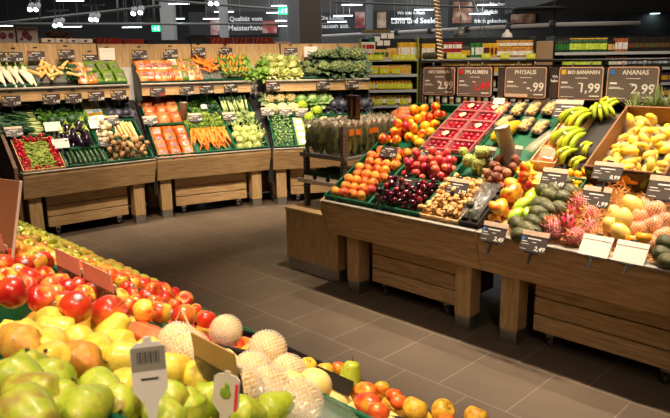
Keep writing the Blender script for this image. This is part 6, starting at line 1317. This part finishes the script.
for i, (s, t, l) in enumerate(((-1.66, .62, 'left'), (-1.58, .60, 'right'))):
    z0 = 1.02 if i < 3 else 1; g = G(); g.prism([(-.016, 0), (.016, 0), (.022, .44), (-.022, .44)], -.025, .025, 'y'); g.box((0, 0, .45), (.05, .055, .02), bev=.004)
    ob('brown_sleeve', g.mesh('brown_sleeve', mbw, smooth=False), None, T(ISL.pt(s, t, 1.06)) @ ISL.V, f"dark brown glossy card sleeve rising above the herbs, {l} of two", 'sleeve', 'brown sleeves')
for i in range(3): K_sb.put(T(ISL.pt(-1.55+i*.08, 1.15-i*.06, 1.30+.02*i)) @ ISL.V @ RZ(40) @ RX(28), f"film bag of orange peppers behind the herbs, {CRD[i]} of three", 'pepper bags behind the herbs')
# ---------------------------------------------------------------- grocery shelves behind
YG = 12.0
mlabel = mat('yellow_price_strip', S(226,226,20), .5)
def gondola(x0, x1, Y, zs, label, end=None, dep=.5):
    r = ob('grocery_shelf', None, None, T((0, Y, 0)), label, 'shelf', 'grocery shelves')
    ob('back_panel', G().box(((x0+x1)/2, dep+.02, 1.1), (x1-x0, .03, 2.2)).mesh('back_panel', black, smooth=False), r)
    ob('plinth', G().box(((x0+x1)/2, dep/2, .07), (x1-x0, dep, .14)).mesh('plinth', black, smooth=False), r)
    for z in zs:
        b = ob('shelf_board', G().box(((x0+x1)/2, dep/2+.02, z-.012), (x1-x0-.02, dep-.02, .024)).mesh('board', dark, smooth=False), r)
        ob('price_rail', G().box(((x0+x1)/2, .012, z-.02), (x1-x0-.02, .012, .05)).mesh('rail', mat('pale_rail2', S(196,196,192), .4), smooth=False), b)
    for x in (x0, x1): ob('side_panel', G().box((x, dep/2, 1.1), (.02, dep, 2.2)).mesh('side', end or black, smooth=False), r)
    return r
XA, XB = atY(361, 60, YG).x, atY(418, 60, YG).x; XC, XD = atY(420, 60, YG).x, atY(535, 60, YG).x
ZS = [1.83, 1.55, 1.27, .99, .71, .43, .16]
gondola(XA, XB, YG, ZS, 'dark grocery shelf with yellow price strips left of the price boards', mat('lime_upright', S(150,160,20), .5))
gondola(XC+.02, XD, YG, ZS, 'dark grocery shelf with yellow price strips behind the price boards')
XE, XF = atY(554, 60, YG).x, atY(700, 60, YG).x
gondola(XE, XF, YG, [1.90, 1.62, 1.34, 1.06, .78, .5, .2], 'dark shelf of bottles and pouches at the upper right')
ob('kraft_divider', G().box(((XD+XE)/2, YG+.2, 1.06), (XE-XD-.03, .35, 2.1), bev=.006).mesh('kraft_divider', mat('kraft_board', [S(150,118,84), S(164,132,98)], .8, 3), smooth=False), None, None, 'plain brown cardboard end panel between the grocery shelves', 'panel')
# sorts of groceries
def jar(name, body, cap, label, r=.035, h=.14, sq=False):
    g = G(); g.lathe([(0,0),(r*.95,0),(r,.01),(r,h*.78),(r*.75,h*.88),(r*.72,h*.9),(0,h*.9)], 10, cap=False)
    c = G(); c.lathe([(0,h*.9),(r*.8,h*.9),(r*.8,h),(0,h)], 10, cap=False); l = G(); l.lathe([(r*1.02,h*.2),(r*1.02,h*.62)], 10, cap=False)
    return Kind(name, name.replace('_', ' '), g.mesh(name, body), [('lid', c.mesh('lid', cap)), ('paper_label', l.mesh('label', label))])
def packet(name, w_, d, h, m, m2, lab=.5): return Kind(name, name.replace('_', ' '), G().box((0, 0, h/2), (w_, d, h), bev=.006).mesh(name, m, smooth=False), [('printed_panel', G().box((0, -d/2-.001, h*.45), (w_*.7, .002, h*lab)).mesh('printed_panel', m2, smooth=False))])
def MM(n, c, c2=None): return mat('print_'+n, [S(*c), S(*(c2 or tuple(min(255, v+40) for v in c)))], .4, 20, rand=.3)
m_y, m_c, m_r, m_g, m_b, m_w, m_o = MM('yellow', (206,150,20)), MM('cream', (206,160,80)), MM('red', (150,18,16)), MM('green', (20,90,24)), MM('dark', (28,26,24), (60,50,40)), MM('white', (220,210,196)), MM('amber', (160,90,16), (206,140,30))
P_cream = packet('noodle_packet', .13, .08, .24, m_c, m_y); P_yel = packet('pasta_packet', .12, .08, .26, m_y, m_w); P_red = packet('red_packet', .11, .08, .14, m_r, m_w); P_grn = packet('green_packet', .15, .08, .26, m_g, m_w); P_yb = packet('yellow_packet', .15, .08, .24, m_y, MM('brown', (90,30,16)))
P_wht = packet('white_packet', .12, .08, .15, m_w, m_r); P_bag = packet('snack_packet', .16, .09, .17, m_c, m_g)
J_am = jar('amber_jar', m_o, m_y, m_w); J_gr = jar('green_jar', MM('olive', (90,96,20)), m_y, m_w); J_dk = jar('dark_jar', m_b, m_b, m_y, .035, .2); J_w = jar('spice_jar', m_w, m_b, m_o, .03, .13)
B_gn = jar('sauce_bottle', MM('bottle_green', (24,60,20)), m_y, MM('lime', (190,206,60)), .032, .24)
def stock(k, n, x0, x1, z, label, group, Y=YG, dz=0, sc=1.0):
    ks = k if isinstance(k, list) else [k]
    for i in range(n):
        ks[i % len(ks)].put(T((x0+(x1-x0)*(i+.5)/n, Y+.10+rnd(0, .01), z+.001+dz)) @ RZ(rnd(-4, 4)) @ SCL(sc), f"{label}, {ORDN[i]} from the left", group)
ORDN = ['first','second','third','fourth','fifth','sixth','seventh','eighth','ninth','tenth','eleventh','twelfth','thirteenth','fourteenth','fifteenth','sixteenth','seventeenth','eighteenth','nineteenth','twentieth']+['next']*20
X = lambda px: atY(px, 60, YG).x
stock(P_wht, 3, X(363), X(374), 1.83, 'small white and red packet on the top shelf', 'white packets on the top shelf'); stock(P_wht, 3, X(363), X(374), 1.83, 'small white packet stacked on another', 'white packets on the top shelf, stacked', dz=.152)
stock(P_bag, 3, X(375), X(388), 1.83, 'pale packet on the top shelf below the hanging notices', 'pale packets on the top shelf'); stock(P_cream, 5, X(389), X(402), 1.83, 'tan noodle packet on the top shelf', 'noodle packets on the top shelf', sc=.8); stock(P_yel, 7, X(400), X(417), 1.83, 'tall yellow packet at the end of the left top shelf', 'tall yellow packets, left shelf', sc=1.1)
stock(P_yel, 4, X(421), X(434), 1.83, 'tall yellow packet left of the coiled cord', 'tall yellow packets, behind the cord', sc=1.0)
for d in (0, .142): stock(P_red, 7, X(445), X(461), 1.83, 'red packet on the top shelf, '+('upper row' if d else 'lower row'), 'red packets, '+('upper row' if d else 'lower row'), dz=d)
stock(J_dk, 6, X(461), X(472), 1.83, 'dark jar between the red and green packets', 'dark jars on the top shelf', sc=1.1); stock(P_grn, 3, X(473), X(484), 1.83, 'green packet on the top shelf', 'green packets on the top shelf'); stock(P_yb, 3, X(485), X(497), 1.83, 'yellow packet with a brown panel on the top shelf', 'yellow-brown packets on the top shelf', sc=1.05); stock(J_am, 13, X(497), X(534), 1.83, 'amber jar on the top shelf left of the cardboard panel', 'amber jars on the top shelf', sc=1.25)
for d in (.18,): stock(J_am, 13, X(497), X(534), 1.83, 'amber jar stacked on another', 'amber jars, stacked', sc=.9, dz=.176)
stock(P_bag, 5, X(368), X(386), 1.55, 'green and white snack packet on the second shelf', 'snack packets on the second shelf', sc=.95); stock(P_cream, 6, X(389), X(411), 1.55, 'tan packet on the second shelf', 'tan packets on the second shelf', sc=.75)
stock(P_red, 6, X(383), X(402), 1.55, 'low red packet at the front of the second shelf', 'low red packets on the second shelf', sc=.35, Y=YG-.065)
stock(J_am, 12, X(368), X(412), 1.27, 'amber jar on the third shelf', 'amber jars on the third shelf', sc=1.25)
stock([J_gr, J_am], 12, X(368), X(412), .99, 'amber or green jar on the fourth shelf', 'jars on the fourth shelf', sc=1.3); stock([J_am, J_gr, J_w], 12, X(368), X(412), .71, 'mixed jar on the fifth shelf', 'jars on the fifth shelf', sc=1.2)
stock([P_yel, P_cream], 16, X(442), X(534), 1.55, 'yellow packet low behind the price boards', 'packets behind the price boards', sc=.8); stock([J_am, J_gr], 16, X(422), X(534), 1.27, 'jar behind the price boards', 'jars behind the price boards', sc=1.3); stock([J_w, J_gr], 16, X(422), X(534), .99, 'jar low behind the price boards', 'jars low behind the price boards', sc=1.3)
# right shelf
stock(jar('dark_bottle', MM('bottle_dark', (20,34,14)), m_b, m_g, .034, .24), 5, X(555), X(570), 1.90, 'dark green bottle left of the lime labelled ones', 'dark bottles on the right shelf'); stock(B_gn, 17, X(571), X(608), 1.90, 'dark bottle with a lime label and yellow cap', 'lime labelled bottles', sc=1.05)
stock(packet('coffee_pouch', .1, .07, .2, m_b, m_c), 2, X(609), X(615), 1.90, 'grey pouch beside the lime labelled bottles', 'grey pouches'); stock(packet('orange_pouch', .1, .07, .24, MM('rust', (150,70,30)), m_w), 4, X(616), X(628), 1.90, 'orange and white pouch on the right shelf', 'orange pouches')
stock(packet('black_pouch', .12, .08, .25, m_b, MM('red_green', (150,40,36), (40,110,60)), .3), 12, X(629), X(690), 1.90, 'black pouch with a bright stripe on the right shelf', 'black pouches on the right shelf')
stock(B_gn, 17, X(565), X(608), 1.62, 'dark bottle on the second right shelf', 'bottles on the second right shelf', sc=1.0); stock(packet('pink_pouch', .1, .07, .2, MM('pink', (206,110,90)), m_w), 6, X(609), X(628), 1.62, 'pink and white pouch on the second right shelf', 'pink pouches'); stock(packet('black_bag', .12, .08, .22, m_b, MM('white_blue', (220,220,220), (60,120,150)), .3), 12, X(629), X(690), 1.62, 'black bag with a white and blue stripe', 'black bags on the second right shelf')
stock(packet('purple_box', .16, .1, .2, MM('purple', (60,36,70)), m_y, .4), 7, X(655), X(692), 1.34, 'purple and yellow box at the right picture edge', 'purple boxes'); stock(packet('purple_carton', .16, .1, .2, MM('purple', 0) if 0 else MM('plum', (70,30,60)), m_y, .4), 7, X(655), X(692), 1.06, 'purple and yellow carton lower at the right edge', 'purple cartons')
# yellow price labels on the rails
K_yl = Kind('shelf_label', 'price label', G().box((0, 0, 0), (.16, .003, .095)).mesh('shelf_label', mlabel, smooth=False), [('print', G().box((.015, -.0025, .0), (.05, .002, .03)).mesh('print', m_w, smooth=False))])
YL = [(370,57.5),(379,57.5),(397,57.5),(402,57.5),(411,57.5),(374,71),(384,71),(396,71),(370,86),(382,86),(391,86),(399,86),(408,86),(378,102),(391,102),(404,102),(447,56),(455,56),(462,56),(486,56),(505,56),(531,56)]
for i, (x, y) in enumerate(YL): K_yl.put(T(atY(x, y, YG-.004)), f"yellow price label, {ORDN[i % 20]} along the rails starting at the upper left{', right half' if i >= 20 else ''}", 'yellow price labels')
# hanging notices at the top left shelf and the white lamp over it
nt = ob('hanging_notice', G().box((0, 0, 0), (.55, .03, .06)).mesh('hanging_notice', mat('notice_gold', [S(130,110,40), S(60,54,40)], .5, 20), smooth=False), None, T(atY(376, 31.5, 12.3)), 'narrow gold lettered notice hanging over the white cards', 'sign'); hang(nt, .03, .006)
for i, (x, y) in enumerate(((377,39),(384,36),(391,36),(380,43),(387,43),(372,40))): ob('notice_card', G().box((0, 0, 0), (.11, .01, .09)).mesh('notice_card', blankc if i < 5 else greenp, smooth=False), None, T(atY(x, y, 12.2)), f"small white notice card above the left grocery shelf, {CRD[i]} of its cluster" if i < 5 else 'small green notice card above the left grocery shelf', 'card', 'notice cards' if i < 5 else None)
for x, y, l in ((460, 34, 'grey funnel lamp over the red packets'), (507, 37, 'white dome lamp over the amber jars')):
    g = G(); g.lathe([(.09,-.05),(.12,-.04),(.09,.06),(.04,.1),(.03,.14)], 18); pl_ = ob('pendant_lamp', g.mesh('pendant_lamp', gsteel if x < 500 else blankc), None, T(atY(x, y, 13)), l, 'lamp'); hang(pl_, .13, .008)
